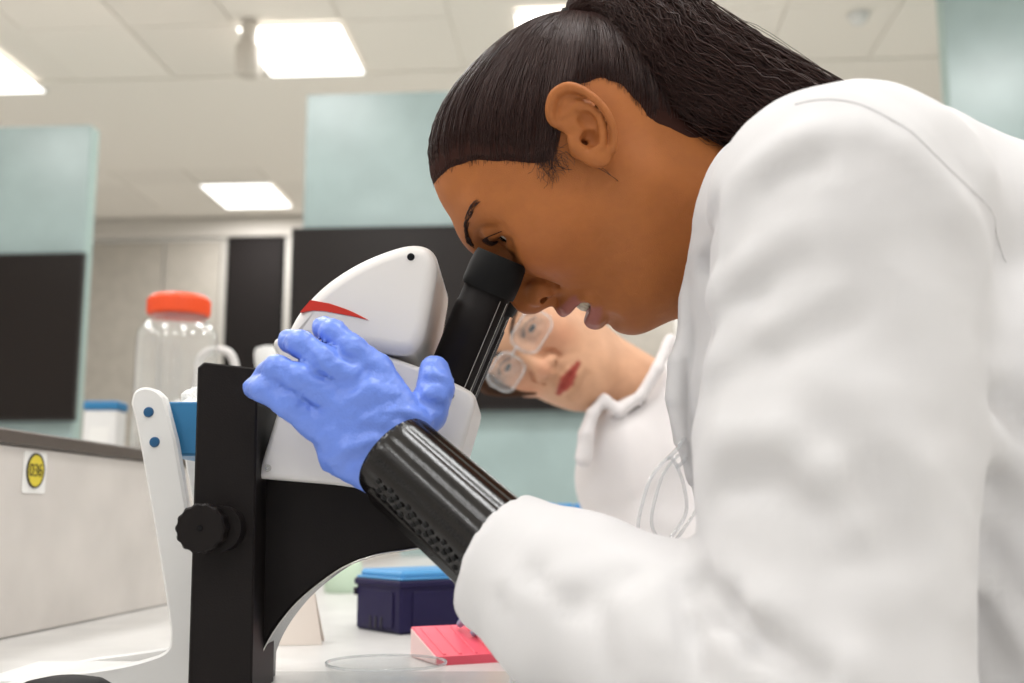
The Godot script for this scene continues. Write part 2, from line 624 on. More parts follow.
func background() -> void:
	board("sage green glass board behind the dark screen beside the bench shelf", -3.95, -2.60, 3.063, -5.4)
	board("sage green glass board behind the microscope and the woman in goggles", -1.34, 0.06, 3.036, -5.0)
	board("tall sage green board behind the back of the white lab coat", 1.69, 3.4, CEILING - 0.02, -5.0)
	television("large dark wall screen on the green board above the bench shelf", -3.98, -2.565, -5.395)
	television("large dark wall screen behind the microscope and goggled woman", -1.375, 0.09, -4.995)
	var c := thing("tall_cabinet", "tall narrow black cabinet between pale trims on the back wall", "cabinet")
	room(c, Vector3(-3.018, 0, -9.695))
	part("body", boxm(Vector3(-0.268, 0, 0.0), Vector3(0.268, 3.55, 0.05), 0.004), M.near_black, c)
	part("door", boxm(Vector3(-0.26, 0.08, 0.051), Vector3(0.26, 3.54, 0.065), 0.004), M.near_black, c)
	var s := thing("ceiling_sensor", "small white cylindrical sensor hanging below the ceiling light", "sensor")
	room(s, Vector3(-1.8517, 3.56, -5.656))
	part("base", lathem([[0.0, 0.175], [0.045, 0.17], [0.045, 0.03], [0.0, 0.03]], 32), M.sensor, s)
	part("body", lathem([[0.0, 0.05], [0.055, 0.045], [0.072, 0.02], [0.072, -0.11], [0.056, -0.14], [0.0, -0.145]], 32), M.sensor, s)
	var d := thing("smoke_detector", "round white smoke detector on the ceiling above the ponytail", "detector")
	room(d, Vector3(1.5027, 3.735, -5.7977))
	part("base", lathem([[0.0, 0.0], [0.06, 0.0], [0.06, -0.015], [0.0, -0.015]], 32), M.white_plastic, d)
	part("body", lathem([[0.0, -0.012], [0.05, -0.015], [0.048, -0.035], [0.034, -0.05], [0.0, -0.052]], 32), M.white_plastic, d)

# ---------------------------------------------------------------- bench and what stands on it

func bench_things() -> void:
	# bench running away from the camera, its raised back shelf along the left
	var b := thing("lab_bench", "long white laboratory bench with a raised shelf along its back", "bench")
	room(b, Vector3.ZERO)
	part("worktop", boxm(Vector3(-0.6, BENCH - 0.03, -3.4), Vector3(0.06, BENCH, 1.6), 0.004), M.bench_top, b)
	part("worktop", boxm(Vector3(-1.25, BENCH - 0.03, -3.4), Vector3(-0.6, BENCH, 1.6), 0.004), M.bench_top, b)
	for z in [-3.3, -2.1, -0.9, 0.3]:
		part("cabinet", boxm(Vector3(-0.55, 0.1, z), Vector3(-0.02, BENCH - 0.03, z + 1.16), 0.004), M.bench_body, b)
		part("plinth", boxm(Vector3(-0.55, 0.0, z), Vector3(-0.06, 0.1, z + 1.16)), M.near_black, b)
		part("cabinet", boxm(Vector3(-1.2, 0.0, z), Vector3(-0.63, BENCH - 0.03, z + 1.16), 0.004), M.bench_body, b)
	var sh := thing("bench_shelf", "pale upstand with a dark topped shelf along the bench back", "shelf")
	room(sh, Vector3.ZERO)
	part("upstand", boxm(Vector3(-0.6, BENCH + 0.0005, -3.4), Vector3(-0.577, 1.091, 1.6), 0.002), M.upstand, sh)
	part("shelf_support", boxm(Vector3(-0.95, BENCH, -3.38), Vector3(-0.92, 1.091, 1.58), 0.002), M.upstand, sh)
	part("shelf", boxm(Vector3(-0.98, 1.091, -3.4), Vector3(-0.572, 1.106, 1.6), 0.002), M.dark_cap, sh)
	# number sticker
	var tagp := thing("number_sticker", "white sticker with yellow disc numbered 036 on the bench upstand", "sticker")
	room(tagp, Vector3(-0.5768, 1.065, -1.119))
	tagp.rotation.y = PI / 2
	part("paper", prism(rounded(0.024, 0.0215, 0.003), 0.0, 0.0006), M.sticker, tagp)
	var disc := part("disc", lathem([[0.0, 0.001], [0.0165, 0.001], [0.0165, 0.0], [0.0, 0.0]], 40), M.yellow, tagp, Vector3(0, 0.002, 0.0006), Vector3(PI / 2, 0, 0))
	part("ring", lathem([[0.0165, 0.0016], [0.0182, 0.0016], [0.0182, 0.0], [0.0165, 0.0], [0.0165, 0.0016]], 40), M.ink, disc)
	part("digits", lettering("036", 0.017, 0.0006), M.ink, tagp, Vector3(0, 0.002, 0.0019))
	# jar
	var shelf_y := 1.106
	var jar := thing("storage_jar", "clear plastic storage jar with an orange screw lid on the shelf", "jar")
	jar.position = Vector3(-0.5361, 1.2023, -1.743)
	jar.position.y = shelf_y
	part("body", lathem([[0.0, 0.004], [0.055, 0.004], [0.0615, 0.012], [0.0635, 0.03], [0.0635, 0.19], [0.061, 0.205], [0.05, 0.219], [0.044, 0.222], [0.044, 0.245], [0.042, 0.245], [0.042, 0.22], [0.048, 0.216], [0.0585, 0.203], [0.0612, 0.19], [0.0612, 0.03], [0.058, 0.012], [0.0, 0.007]], 56), M.jar, jar)
	part("lid", lathem([[0.0, 0.264], [0.042, 0.264], [0.0475, 0.259], [0.0485, 0.252], [0.0485, 0.233], [0.0455, 0.231], [0.0455, 0.247], [0.0, 0.25]], 56), M.orange, jar)
	var gasket := Geo.new()
	for k in 40:
		var a := TAU * k / 40
		gasket.box(Vector3(-0.0016, 0.235, 0.0478), Vector3(0.0016, 0.257, 0.0496), 0.0005, Basis(Vector3.UP, a))
	part("lid_grip", gasket.mesh(), M.orange, jar)
	crumple("crumpled_tissue", "crumpled white tissue lying inside the clear jar", jar.position + Vector3(0.004, 0.052, 0.0), 0.042, 3)
	# white stand with blue tray
	var st := thing("white_stand", "white plastic stand with blue bolts beside the microscope column", "stand")
	var left := smooth([Vector2(-0.2732, 1.0927), Vector2(-0.2686, 1.0745), Vector2(-0.2538, 1.0101), Vector2(-0.2421, 0.9542), Vector2(-0.2395, 0.937), Vector2(-0.2425, 0.9267), Vector2(-0.2605, 0.9199), Vector2(-0.2849, 0.9151), Vector2(-0.3316, 0.909)], 6)
	var poly := smooth([Vector2(-0.2759, 1.1007), Vector2(-0.2741, 1.1088), Vector2(-0.2677, 1.1125), Vector2(-0.2589, 1.111), Vector2(-0.252, 1.1051)], 5)
	poly.append_array([Vector2(-0.2425, 1.0745), Vector2(-0.2261, 0.9995), Vector2(-0.2025, 0.9473), Vector2(-0.208, 0.9), Vector2(-0.375, 0.9)])
	left.reverse()
	poly.append_array(left)
	part("side_plate", prism(poly, -0.806, -0.794, 0.0018), M.white_plastic, st)
	for q in [Vector3(-0.2626, 1.0943, -0.794), Vector3(-0.2572, 1.0727, -0.794)]:
		part("bolt", lathem([[0.0, 0.0018], [0.0032, 0.0016], [0.0038, 0.0], [0.0, 0.0]], 20), M.bolt_blue, st, q, Vector3(PI / 2, 0, 0))
	part("foot", boxm(Vector3(-0.375, 0.9, -0.9), Vector3(-0.215, 0.907, -0.806), 0.002), M.white_plastic, st)
	part("back_plate", prism(poly, -0.906, -0.9, 0.0015), M.white_plastic, st)
	var tr := Geo.new()
	var t0: Vector3 = Vector3(-0.2552, 1.0635, -0.81)
	var t1: Vector3 = Vector3(-0.207, 1.1032, -0.81)
	tr.box(Vector3(t0.x, t0.y, -0.896), Vector3(t1.x, t0.y + 0.003, -0.808), 0.001)
	tr.box(Vector3(t0.x, t0.y, -0.811), Vector3(t1.x, t1.y, -0.808), 0.001)
	tr.box(Vector3(t0.x, t0.y, -0.896), Vector3(t1.x, t1.y, -0.893), 0.001)
	tr.box(Vector3(t0.x, t0.y, -0.896), Vector3(t0.x + 0.003, t1.y, -0.808), 0.001)
	tr.box(Vector3(t1.x - 0.003, t0.y, -0.896), Vector3(t1.x, t1.y, -0.808), 0.001)
	part("tray", tr.mesh(), M.blue_plastic, st)
	crumple("crumpled_tissue", "crumpled white tissue sticking out of the blue tray", Vector3((t0.x + t1.x) / 2 - 0.004, t1.y - 0.008, -0.852), 0.026, 9)
	# bent white tube and rod on the shelf
	var hose := thing("bent_pipe", "curved white plastic pipe standing between jar and black column", "pipe")
	hose.position = Vector3(-0.5276, 1.2271, -1.8504)
	hose.position.y = shelf_y
	var hp := []
	for q in [Vector3(-0.5309, 1.2271, -1.8504), Vector3(-0.5293, 1.2605, -1.8451), Vector3(-0.5225, 1.2872, -1.8409), Vector3(-0.5056, 1.2972, -1.8393), Vector3(-0.4836, 1.2956, -1.8395), Vector3(-0.4718, 1.2839, -1.8414), Vector3(-0.4667, 1.2605, -1.8451), Vector3(-0.465, 1.2271, -1.8504)]:
		hp.append(q - hose.position)
	hp[0].y = 0.006
	part("pipe", tubem(smooth(hp, 6), 0.0071, 14), M.white_plastic, hose)
	part("base", lathem([[0.0, 0.008], [0.016, 0.008], [0.02, 0.0], [0.0, 0.0]], 24), M.white_plastic, hose, Vector3(hp[0].x, 0, hp[0].z))
	part("nozzle", lathem([[0.0, 0.0], [0.009, 0.0], [0.009, 0.03], [0.0, 0.03]], 20), M.white_plastic, hose, hp[7] + Vector3(0, -0.012, 0))
	var rod := thing("white_bottle", "slim white bottle with rounded top behind the microscope column", "bottle")
	rod.position = Vector3(-0.4394, 1.2789, -2.1054)
	rod.position.y = shelf_y
	rod.rotation.z = 0.16
	rod.scale = Vector3.ONE * 1.3
	part("body", lathem([[0.0, 0.0], [0.019, 0.0], [0.02, 0.004], [0.02, 0.12], [0.017, 0.135], [0.0165, 0.15], [0.0, 0.15]], 28), M.white_plastic, rod)
	part("cap", lathem([[0.0, 0.151], [0.0175, 0.151], [0.0175, 0.175], [0.014, 0.184], [0.0, 0.187]], 28), M.white_metal, rod)
	var bx := thing("small_box", "small white box with a blue lid at the far shelf end", "box")
	bx.position = Vector3(-0.8695, 1.2015, -2.3506)
	bx.position.y = shelf_y
	part("body", boxm(Vector3(-0.035, 0, -0.03), Vector3(0.035, 0.135, 0.03), 0.003), M.white_plastic, bx)
	part("lid", boxm(Vector3(-0.037, 0.136, -0.032), Vector3(0.037, 0.155, 0.032), 0.003), M.blue_plastic, bx)
	part("label", boxm(Vector3(-0.02, 0.04, 0.0301), Vector3(0.02, 0.1, 0.0306)), M.sticker, bx)
	# tent card
	var card := thing("tent_card", "beige white folded tent card standing behind the microscope foot", "card")
	card.position = Vector3(-0.205, BENCH, -1.068)
	card.rotation.y = 0.1
	part("front_leaf", prism([Vector2(-0.035, 0), Vector2(0.026, 0), Vector2(0.014, 0.062), Vector2(-0.03, 0.062)], -0.001, 0.001), M.card, card, Vector3.ZERO, Vector3(-0.28, 0, 0))
	part("back_leaf", prism([Vector2(-0.035, 0), Vector2(0.026, 0), Vector2(0.014, 0.062), Vector2(-0.03, 0.062)], -0.001, 0.001), M.card, card, Vector3(0, 0, -0.036), Vector3(0.28, 0, 0))
	# violet box with blue lid
	var vb := thing("tip_box", "dark violet plastic tip box with a sky blue lid", "box", Vector3(-0.114, BENCH, -1.156), 0.668)
	var bd := Geo.new()
	bd.box(Vector3(0.0, 0.0, -0.09), Vector3(0.12, 0.052, 0.0), 0.003)
	part("body", bd.mesh(), M.violet, vb)
	part("collar", boxm(Vector3(-0.002, 0.047, -0.092), Vector3(0.122, 0.054, 0.002), 0.0015), M.violet, vb)
	part("side_panel", prism(rounded(0.046, 0.019, 0.004), 0.0, 0.0016, 0.0007), M.violet, vb, Vector3(0.06, 0.024, 0.0))
	part("end_panel", prism(rounded(0.032, 0.019, 0.004), 0.0, 0.0016, 0.0007), M.violet, vb, Vector3(0.0, 0.024, -0.045), Vector3(0, -PI / 2, 0))
	for i in 3:
		part("vent_slot", boxm(Vector3(-0.0022, 0.004, -0.036 - 0.011 * i), Vector3(-0.0012, 0.016, -0.0325 - 0.011 * i)), M.violet_dark, vb)
	part("hinge", boxm(Vector3(-0.003, 0.036, -0.0915), Vector3(0.004, 0.044, -0.086), 0.001), M.violet_dark, vb)
	part("lid", boxm(Vector3(0.003, 0.055, -0.087), Vector3(0.117, 0.064, -0.003), 0.003), M.sky_lid, vb)
	part("lid_rim", boxm(Vector3(0.0, 0.0542, -0.09), Vector3(0.12, 0.057, 0.0), 0.001), M.sky_lid, vb)
	var peg := thing("plastic_clip", "slanted cream plastic clip leaning on the violet box", "clip")
	peg.position = Vector3(-0.0762, 0.9, -1.3457)
	peg.position.y = BENCH
	peg.rotation = Vector3(-0.12, 0.3, 0.16)
	part("clip_leaf", prism(rounded(0.006, 0.021, 0.003), -0.001, 0.001, 0.0006), M.beige, peg, Vector3(0, 0.023, 0))
	part("clip_leaf", prism(rounded(0.006, 0.021, 0.003), -0.001, 0.001, 0.0006), M.beige, peg, Vector3(0.001, 0.023, -0.004), Vector3(0.06, 0, 0))
	# pink rack with tubes
	var rk := thing("tube_rack", "bright pink sloping plastic tube rack lying before the violet box", "rack", Vector3(-0.0425, BENCH, -0.972), 0.42)
	var wedge := [Vector2(0.036, 0), Vector2(0.036, 0.007), Vector2(-0.028, 0.025), Vector2(-0.031, 0.025), Vector2(-0.031, 0)]
	part("body", prism(wedge, -0.036, 0.036, 0.001), M.pink, rk, Vector3.ZERO, Vector3(0, -PI / 2, 0))
	part("end_cheek", prism([Vector2(0.034, 0.001), Vector2(0.034, 0.0065), Vector2(-0.028, 0.0235), Vector2(-0.028, 0.001)], -0.001, 0.001), M.pink_pale, rk, Vector3(-0.036, 0, 0), Vector3(0, -PI / 2, 0))
	for i in 5:
		part("groove_rib", boxm(Vector3(-0.03 + 0.014 * i, 0.0, -0.030), Vector3(-0.027 + 0.014 * i, 0.0014, 0.030), 0.0005), M.pink, rk, Vector3(0, 0.0155, 0.004), Vector3(0.274, 0, 0))
	for i in 3:
		var tb := thing("sample_tube", ["small sample tube with a peach cap on the pink rack", "pale blue sample tube lying on the pink rack", "short orange sample tube at the front of the pink rack"][i], "tube", Vector3(-0.0425, BENCH, -0.972), 0.42, "sample tubes on the pink rack")
		var o := Vector3(0.004 + 0.006 * i, 0.036 - 0.006 * i, -0.02 + 0.017 * i)
		var cl: Material = [M.tube_blue, M.tube_blue, M.peach][i]
		part("barrel", lathem([[0.0, 0.0], [0.003, 0.002], [0.0045, 0.012], [0.0045, 0.03], [0.0, 0.03]], 20), cl, tb, o + Vector3(0, -0.011, 0), Vector3(0.9, 0, -0.25))
		part("cap", lathem([[0.0, 0.03], [0.0058, 0.03], [0.0058, 0.037], [0.005, 0.038], [0.0, 0.038]], 20), M.peach, tb, o + Vector3(0, -0.011, 0), Vector3(0.9, 0, -0.25))
	# petri dish
	var pd := thing("petri_dish", "clear round petri dish lying on the microscope base plate", "dish", Vector3(-0.0845, BENCH + 0.0085, -0.765))
	part("dish", lathem([[0.0, 0.0], [0.038, 0.0], [0.0385, 0.001], [0.0385, 0.012], [0.0375, 0.012], [0.0375, 0.0018], [0.0, 0.0016]], 64), M.dish, pd)
	part("lid", lathem([[0.0, 0.0145], [0.0402, 0.0145], [0.0407, 0.014], [0.0407, 0.005], [0.0398, 0.005], [0.0398, 0.0133], [0.0, 0.0133]], 64), M.dish, pd)
	part("rim", lathem([[0.0395, 0.0152], [0.0408, 0.0152], [0.0411, 0.0146], [0.0408, 0.0136], [0.0395, 0.0136], [0.0395, 0.0152]], 64), M.clear_rim, pd)
	# far bottle and rack
	var gb := thing("wash_bottle", "pale green plastic wash bottle far along the bench", "bottle")
	gb.position = Vector3(-0.2702, 0.9, -1.7996)
	gb.position.y = BENCH
	part("body", lathem([[0.0, 0.0], [0.028, 0.0], [0.03, 0.004], [0.03, 0.045], [0.02, 0.056], [0.011, 0.06], [0.011, 0.066], [0.0, 0.066]], 32), M.mint, gb)
	part("cap", lathem([[0.0, 0.0665], [0.013, 0.0665], [0.013, 0.08], [0.0, 0.083]], 28), M.white_plastic, gb)
	var br := thing("blue_rack", "bright blue plastic rack on the bench beside the goggled woman", "rack", Vector3(0.085, BENCH, -1.9), 0.2)
	part("body", boxm(Vector3(-0.07, 0, -0.04), Vector3(0.05, 0.115, 0.04), 0.004), M.sky_lid, br)
	part("top_plate", boxm(Vector3(-0.072, 0.1155, -0.042), Vector3(0.052, 0.123, 0.042), 0.002), M.blue_plastic, br)
	for i in 4:
		for j in 2:
			part("tube_cap", lathem([[0.0, 0.0], [0.009, 0.0], [0.009, 0.016], [0.007, 0.018], [0.0, 0.018]], 16), M.sky_lid, br, Vector3(-0.055 + 0.03 * i, 0.1235, -0.02 + 0.04 * j))
	var cap := thing("rubber_cap", "round black rubber cap lying at the foot of the white stand", "cap")
	cap.position = Vector3(-0.290, BENCH, -0.74)
	part("dome", lathem([[0.0, 0.0175], [0.012, 0.017], [0.024, 0.0145], [0.031, 0.010], [0.034, 0.004], [0.034, 0.0], [0.0, 0.0]], 40), M.scope_rubber, cap)
	part("grip_ring", lathem([[0.034, 0.0], [0.0365, 0.0], [0.037, 0.003], [0.0365, 0.006], [0.033, 0.0065]], 40), M.scope_black, cap)

func crumple(n: String, label: String, at: Vector3, r: float, sd: int) -> void:
	var noise := FastNoiseLite.new()
	noise.seed = sd
	noise.frequency = 1.1
	noise.fractal_octaves = 3
	noise.fractal_type = FastNoiseLite.FRACTAL_RIDGED
	var g := Geo.new()
	var seg := 36
	for i in 19:
		for k in seg:
			var th := PI * i / 18.0
			var a := TAU * k / seg
			var d := Vector3(sin(th) * cos(a), cos(th), sin(th) * sin(a))
			var q := 0.72 + 0.42 * noise.get_noise_3dv(d * 1.6)
			g.vert(d * r * q, d)
	for i in 18:
		for k in seg:
			var k2 := (k + 1) % seg
			g.quad(i * seg + k, i * seg + k2, (i + 1) * seg + k2, (i + 1) * seg + k)
	var st := SurfaceTool.new()
	st.create_from(g.mesh(), 0)
	st.generate_normals()
	tag(part(n, st.commit(), M.paper, self, at), label, "tissue")

# ---------------------------------------------------------------- microscope

func microscope() -> void:
	var t := thing("microscope", "black and white stereo microscope with a red stripe under the gloved hand", "microscope", Vector3(-0.186, BENCH, -0.75))
	var o := t.position
	# base plate
	part("base_plate", boxm(Vector3(-0.2065, 0.9, -0.835) - o, Vector3(0.0, 0.908, -0.52) - o, 0.002), M.scope_base, t)
	# column, its top corner cut
	var col := [Vector2(-0.2045, 0.908), Vector2(-0.1640, 0.908), Vector2(-0.1677, 1.1165), Vector2(-0.2035, 1.1205), Vector2(-0.2075, 1.1170)]
	var cm := []
	for q in col:
		cm.append(q - Vector2(o.x, o.y))
	part("column", prism(cm, -0.785 - o.z, -0.72 - o.z, 0.0012), M.scope_black, t)
	# focus knob with scallops, on a shaft
	var kq: Vector3 = Vector3(-0.1939, 1.0126, -0.7)
	var rim := PackedVector2Array()
	for i in 96:
		var a := TAU * i / 96
		rim.append(Vector2(cos(a), sin(a)) * (0.0152 + 0.0005 * cos(a * 14.0)))
	var g := Geo.new()
	g.extrude(rim, -0.0065, 0.0065, 0.0012)
	var kn := part("focus_knob", g.mesh(), M.scope_black, t, kq - o)
	part("knob_screw", lathem([[0.0, 0.0012], [0.0018, 0.001], [0.002, 0.0], [0.0, 0.0]], 16), M.scope_gloss, kn, Vector3(0, 0, 0.0065), Vector3(PI / 2, 0, 0))
	part("knob_shaft", lathem([[0.0, 0.0], [0.0145, 0.0], [0.0145, 0.014], [0.0, 0.014]], 40), M.scope_black, t, Vector3(kq.x + 0.008, kq.y - 0.0005, -0.7205) - o, Vector3(PI / 2, 0, 0))
	# arm with its hollow arch
	var arm := [Vector2(-0.1776, 1.0564), Vector2(-0.0492, 1.0564), Vector2(-0.0515, 1.014), Vector2(-0.0594, 1)]
	var arch := smooth([Vector2(-0.0594, 1), Vector2(-0.0722, 0.998), Vector2(-0.0924, 0.9947), Vector2(-0.1124, 0.9874), Vector2(-0.1303, 0.9756), Vector2(-0.1453, 0.9625), Vector2(-0.1569, 0.9481), Vector2(-0.1645, 0.9352), Vector2(-0.1687, 0.9242)], 5)
	arch.remove_at(0)
	arm.append_array(arch)
	arm.append(Vector2(arch[arch.size() - 1].x, 0.908))
	arm.append(Vector2(Vector2(-0.1776, 1.0564).x, 0.908))
	var am := []
	for q in arm:
		am.append(q - Vector2(o.x, o.y))
	part("arm", prism(am, -0.815 - o.z, -0.755 - o.z, 0.002), M.scope_gloss, t)
	part("arm_cheek", prism(am.slice(0, am.size()), -0.7555 - o.z, -0.752 - o.z, 0.0012), M.scope_black, t)
	var edge_line := []
	for q in arch:
		edge_line.append(Vector3(q.x + 0.0006 - o.x, q.y - 0.0006 - o.y, -0.7525 - o.z))
	part("arch_trim", tubem(edge_line, 0.0008, 8), M.chrome, t)
	part("foot_post", boxm(Vector3(Vector3(-0.1814, 0.9528, -0.8).x, 0.908, -0.813) - o, Vector3(Vector3(-0.1694, 0.9528, -0.8).x, Vector3(-0.182, 0.968, -0.8).y, -0.80) - o, 0.001), M.scope_gloss, t)
	# white body below the head
	var low := [Vector2(-0.1692, 1.0449), Vector2(-0.1663, 1.0568), Vector2(-0.158, 1.0868), Vector2(-0.1541, 1.1104), Vector2(-0.1565, 1.124)]
	low.append_array(smooth([Vector2(-0.1601, 1.1308), Vector2(-0.1617, 1.1356), Vector2(-0.1597, 1.139), Vector2(-0.1544, 1.1397)], 4))
	low.append_array(smooth([Vector2(-0.1164, 1.1363), Vector2(-0.0824, 1.1267), Vector2(-0.0552, 1.1165), Vector2(-0.0336, 1.1063)], 4))
	low.append_array(smooth([Vector2(-0.0275, 1.1029), Vector2(-0.0242, 1.0982), Vector2(-0.0248, 1.0915)], 4))
	low.append_array([Vector2(-0.0333, 1.0621), Vector2(-0.0478, 1.0449), Vector2(-0.0708, 1.0344), Vector2(-0.1207, 1.041)])
	var lm := []
	for q in low:
		lm.append(q - Vector2(o.x, o.y))
	var body := part("lower_housing", prism(lm, -0.86 - o.z, -0.735 - o.z, 0.004, 3), M.scope_white, t)
	part("recess", lathem([[0.0, 0.0012], [0.0028, 0.0012], [0.003, 0.0], [0.0, 0.0]], 24), M.scope_gloss, body, Vector3(-0.0416, 1.1002, -0.735) - o, Vector3(PI / 2, 0, 0))
	part("screw", lathem([[0.0, 0.0007], [0.001, 0.0007], [0.0012, 0.0012], [0.002, 0.0012], [0.0024, 0.0], [0.0, 0.0]], 20), M.chrome, body, Vector3(-0.1621, 1.0515, -0.735) - o, Vector3(PI / 2, 0, 0))
	# tall rounded head
	var up := smooth([Vector2(-0.1514, 1.1345), Vector2(-0.1478, 1.1488), Vector2(-0.1388, 1.1624), Vector2(-0.1244, 1.1769), Vector2(-0.1044, 1.1901), Vector2(-0.0829, 1.1994), Vector2(-0.0673, 1.2029), Vector2(-0.0557, 1.1998), Vector2(-0.0505, 1.1894), Vector2(-0.0527, 1.1707), Vector2(-0.0565, 1.1501), Vector2(-0.061, 1.1345), Vector2(-0.0709, 1.127), Vector2(-0.0937, 1.1297), Vector2(-0.1286, 1.1338)], 4, true)
	var um := []
	for q in up:
		um.append(q - Vector2(o.x, o.y))
	var head := part("upper_housing", prism(um, -0.86 - o.z, -0.727 - o.z, 0.009, 5), M.scope_white, t)
	part("recess", lathem([[0.0, 0.0008], [0.0024, 0.0008], [0.0026, 0.0], [0.0, 0.0]], 24), M.scope_gloss, head, Vector3(-0.0684, 1.1933, -0.727) - o, Vector3(PI / 2, 0, 0))
	var sw := smooth([Vector2(-0.1423, 1.1552), Vector2(-0.1387, 1.1594), Vector2(-0.1355, 1.1635)], 3)
	sw.append_array(smooth([Vector2(-0.1226, 1.1611), Vector2(-0.109, 1.1563), Vector2(-0.0961, 1.1498)], 5))
	sw.append_array(smooth([Vector2(-0.109, 1.1529), Vector2(-0.1238, 1.1556), Vector2(-0.1333, 1.1563)], 5))
	var swm := []
	for q in sw:
		swm.append(q - Vector2(o.x, o.y))
	part("red_stripe", prism(swm, -0.736 - o.z, -0.7264 - o.z), M.red, head)
	# eyepieces
	for side in 2:
		var dz := -0.062 * side
		var a: Vector3 = Vector3(-0.0463, 1.1066, -0.7679) + Vector3(0, 0, dz)
		var b: Vector3 = Vector3(-0.007, 1.1981, -0.7473) + Vector3(0, 0, dz)
		var y := (b - a).normalized()
		var z := Vector3(0, 0, 1)
		z = (z - y * z.dot(y)).normalized()
		var bs := Basis(y.cross(z), y, z)
		var L := a.distance_to(b)
		var e := Node3D.new()
		e.name = "eyepiece"
		e.transform = Transform3D(bs, a - o)
		t.add_child(e, true)
		part("tube", lathem([[0.0, -0.02], [0.0175, -0.02], [0.0175, L * 0.42], [0.0178, L * 0.425], [0.0178, L * 0.62], [0.0170, L * 0.63], [0.0170, L - 0.012], [0.0, L - 0.012]], 48), M.scope_black, e)
		part("eyecup", lathem([[0.0170, L - 0.026], [0.0190, L - 0.026], [0.0196, L - 0.022], [0.0196, L - 0.012], [0.0190, L - 0.004], [0.0178, L], [0.0150, L], [0.0140, L - 0.005], [0.0140, L - 0.02]], 48), M.scope_rubber, e)
		part("lens", lathem([[0.0, L - 0.009], [0.008, L - 0.0095], [0.0142, L - 0.011], [0.0142, L - 0.013], [0.0, L - 0.013]], 40), M.scope_gloss, e)
		for d in [-0.0035, 0.0035]:
			var ang: float = 0.42 + d * 55.0
			part("guide_line", boxm(Vector3(-0.00035, 0.0, 0.0), Vector3(0.00035, L * 0.72, 0.0006)), M.chrome, e, Vector3(sin(ang + 0.5) * 0.0178, 0.0, cos(ang + 0.5) * 0.0178), Vector3(0, ang + 0.5, 0))

# ---------------------------------------------------------------- soft bodies: a field of rounded shapes, meshed as surface nets

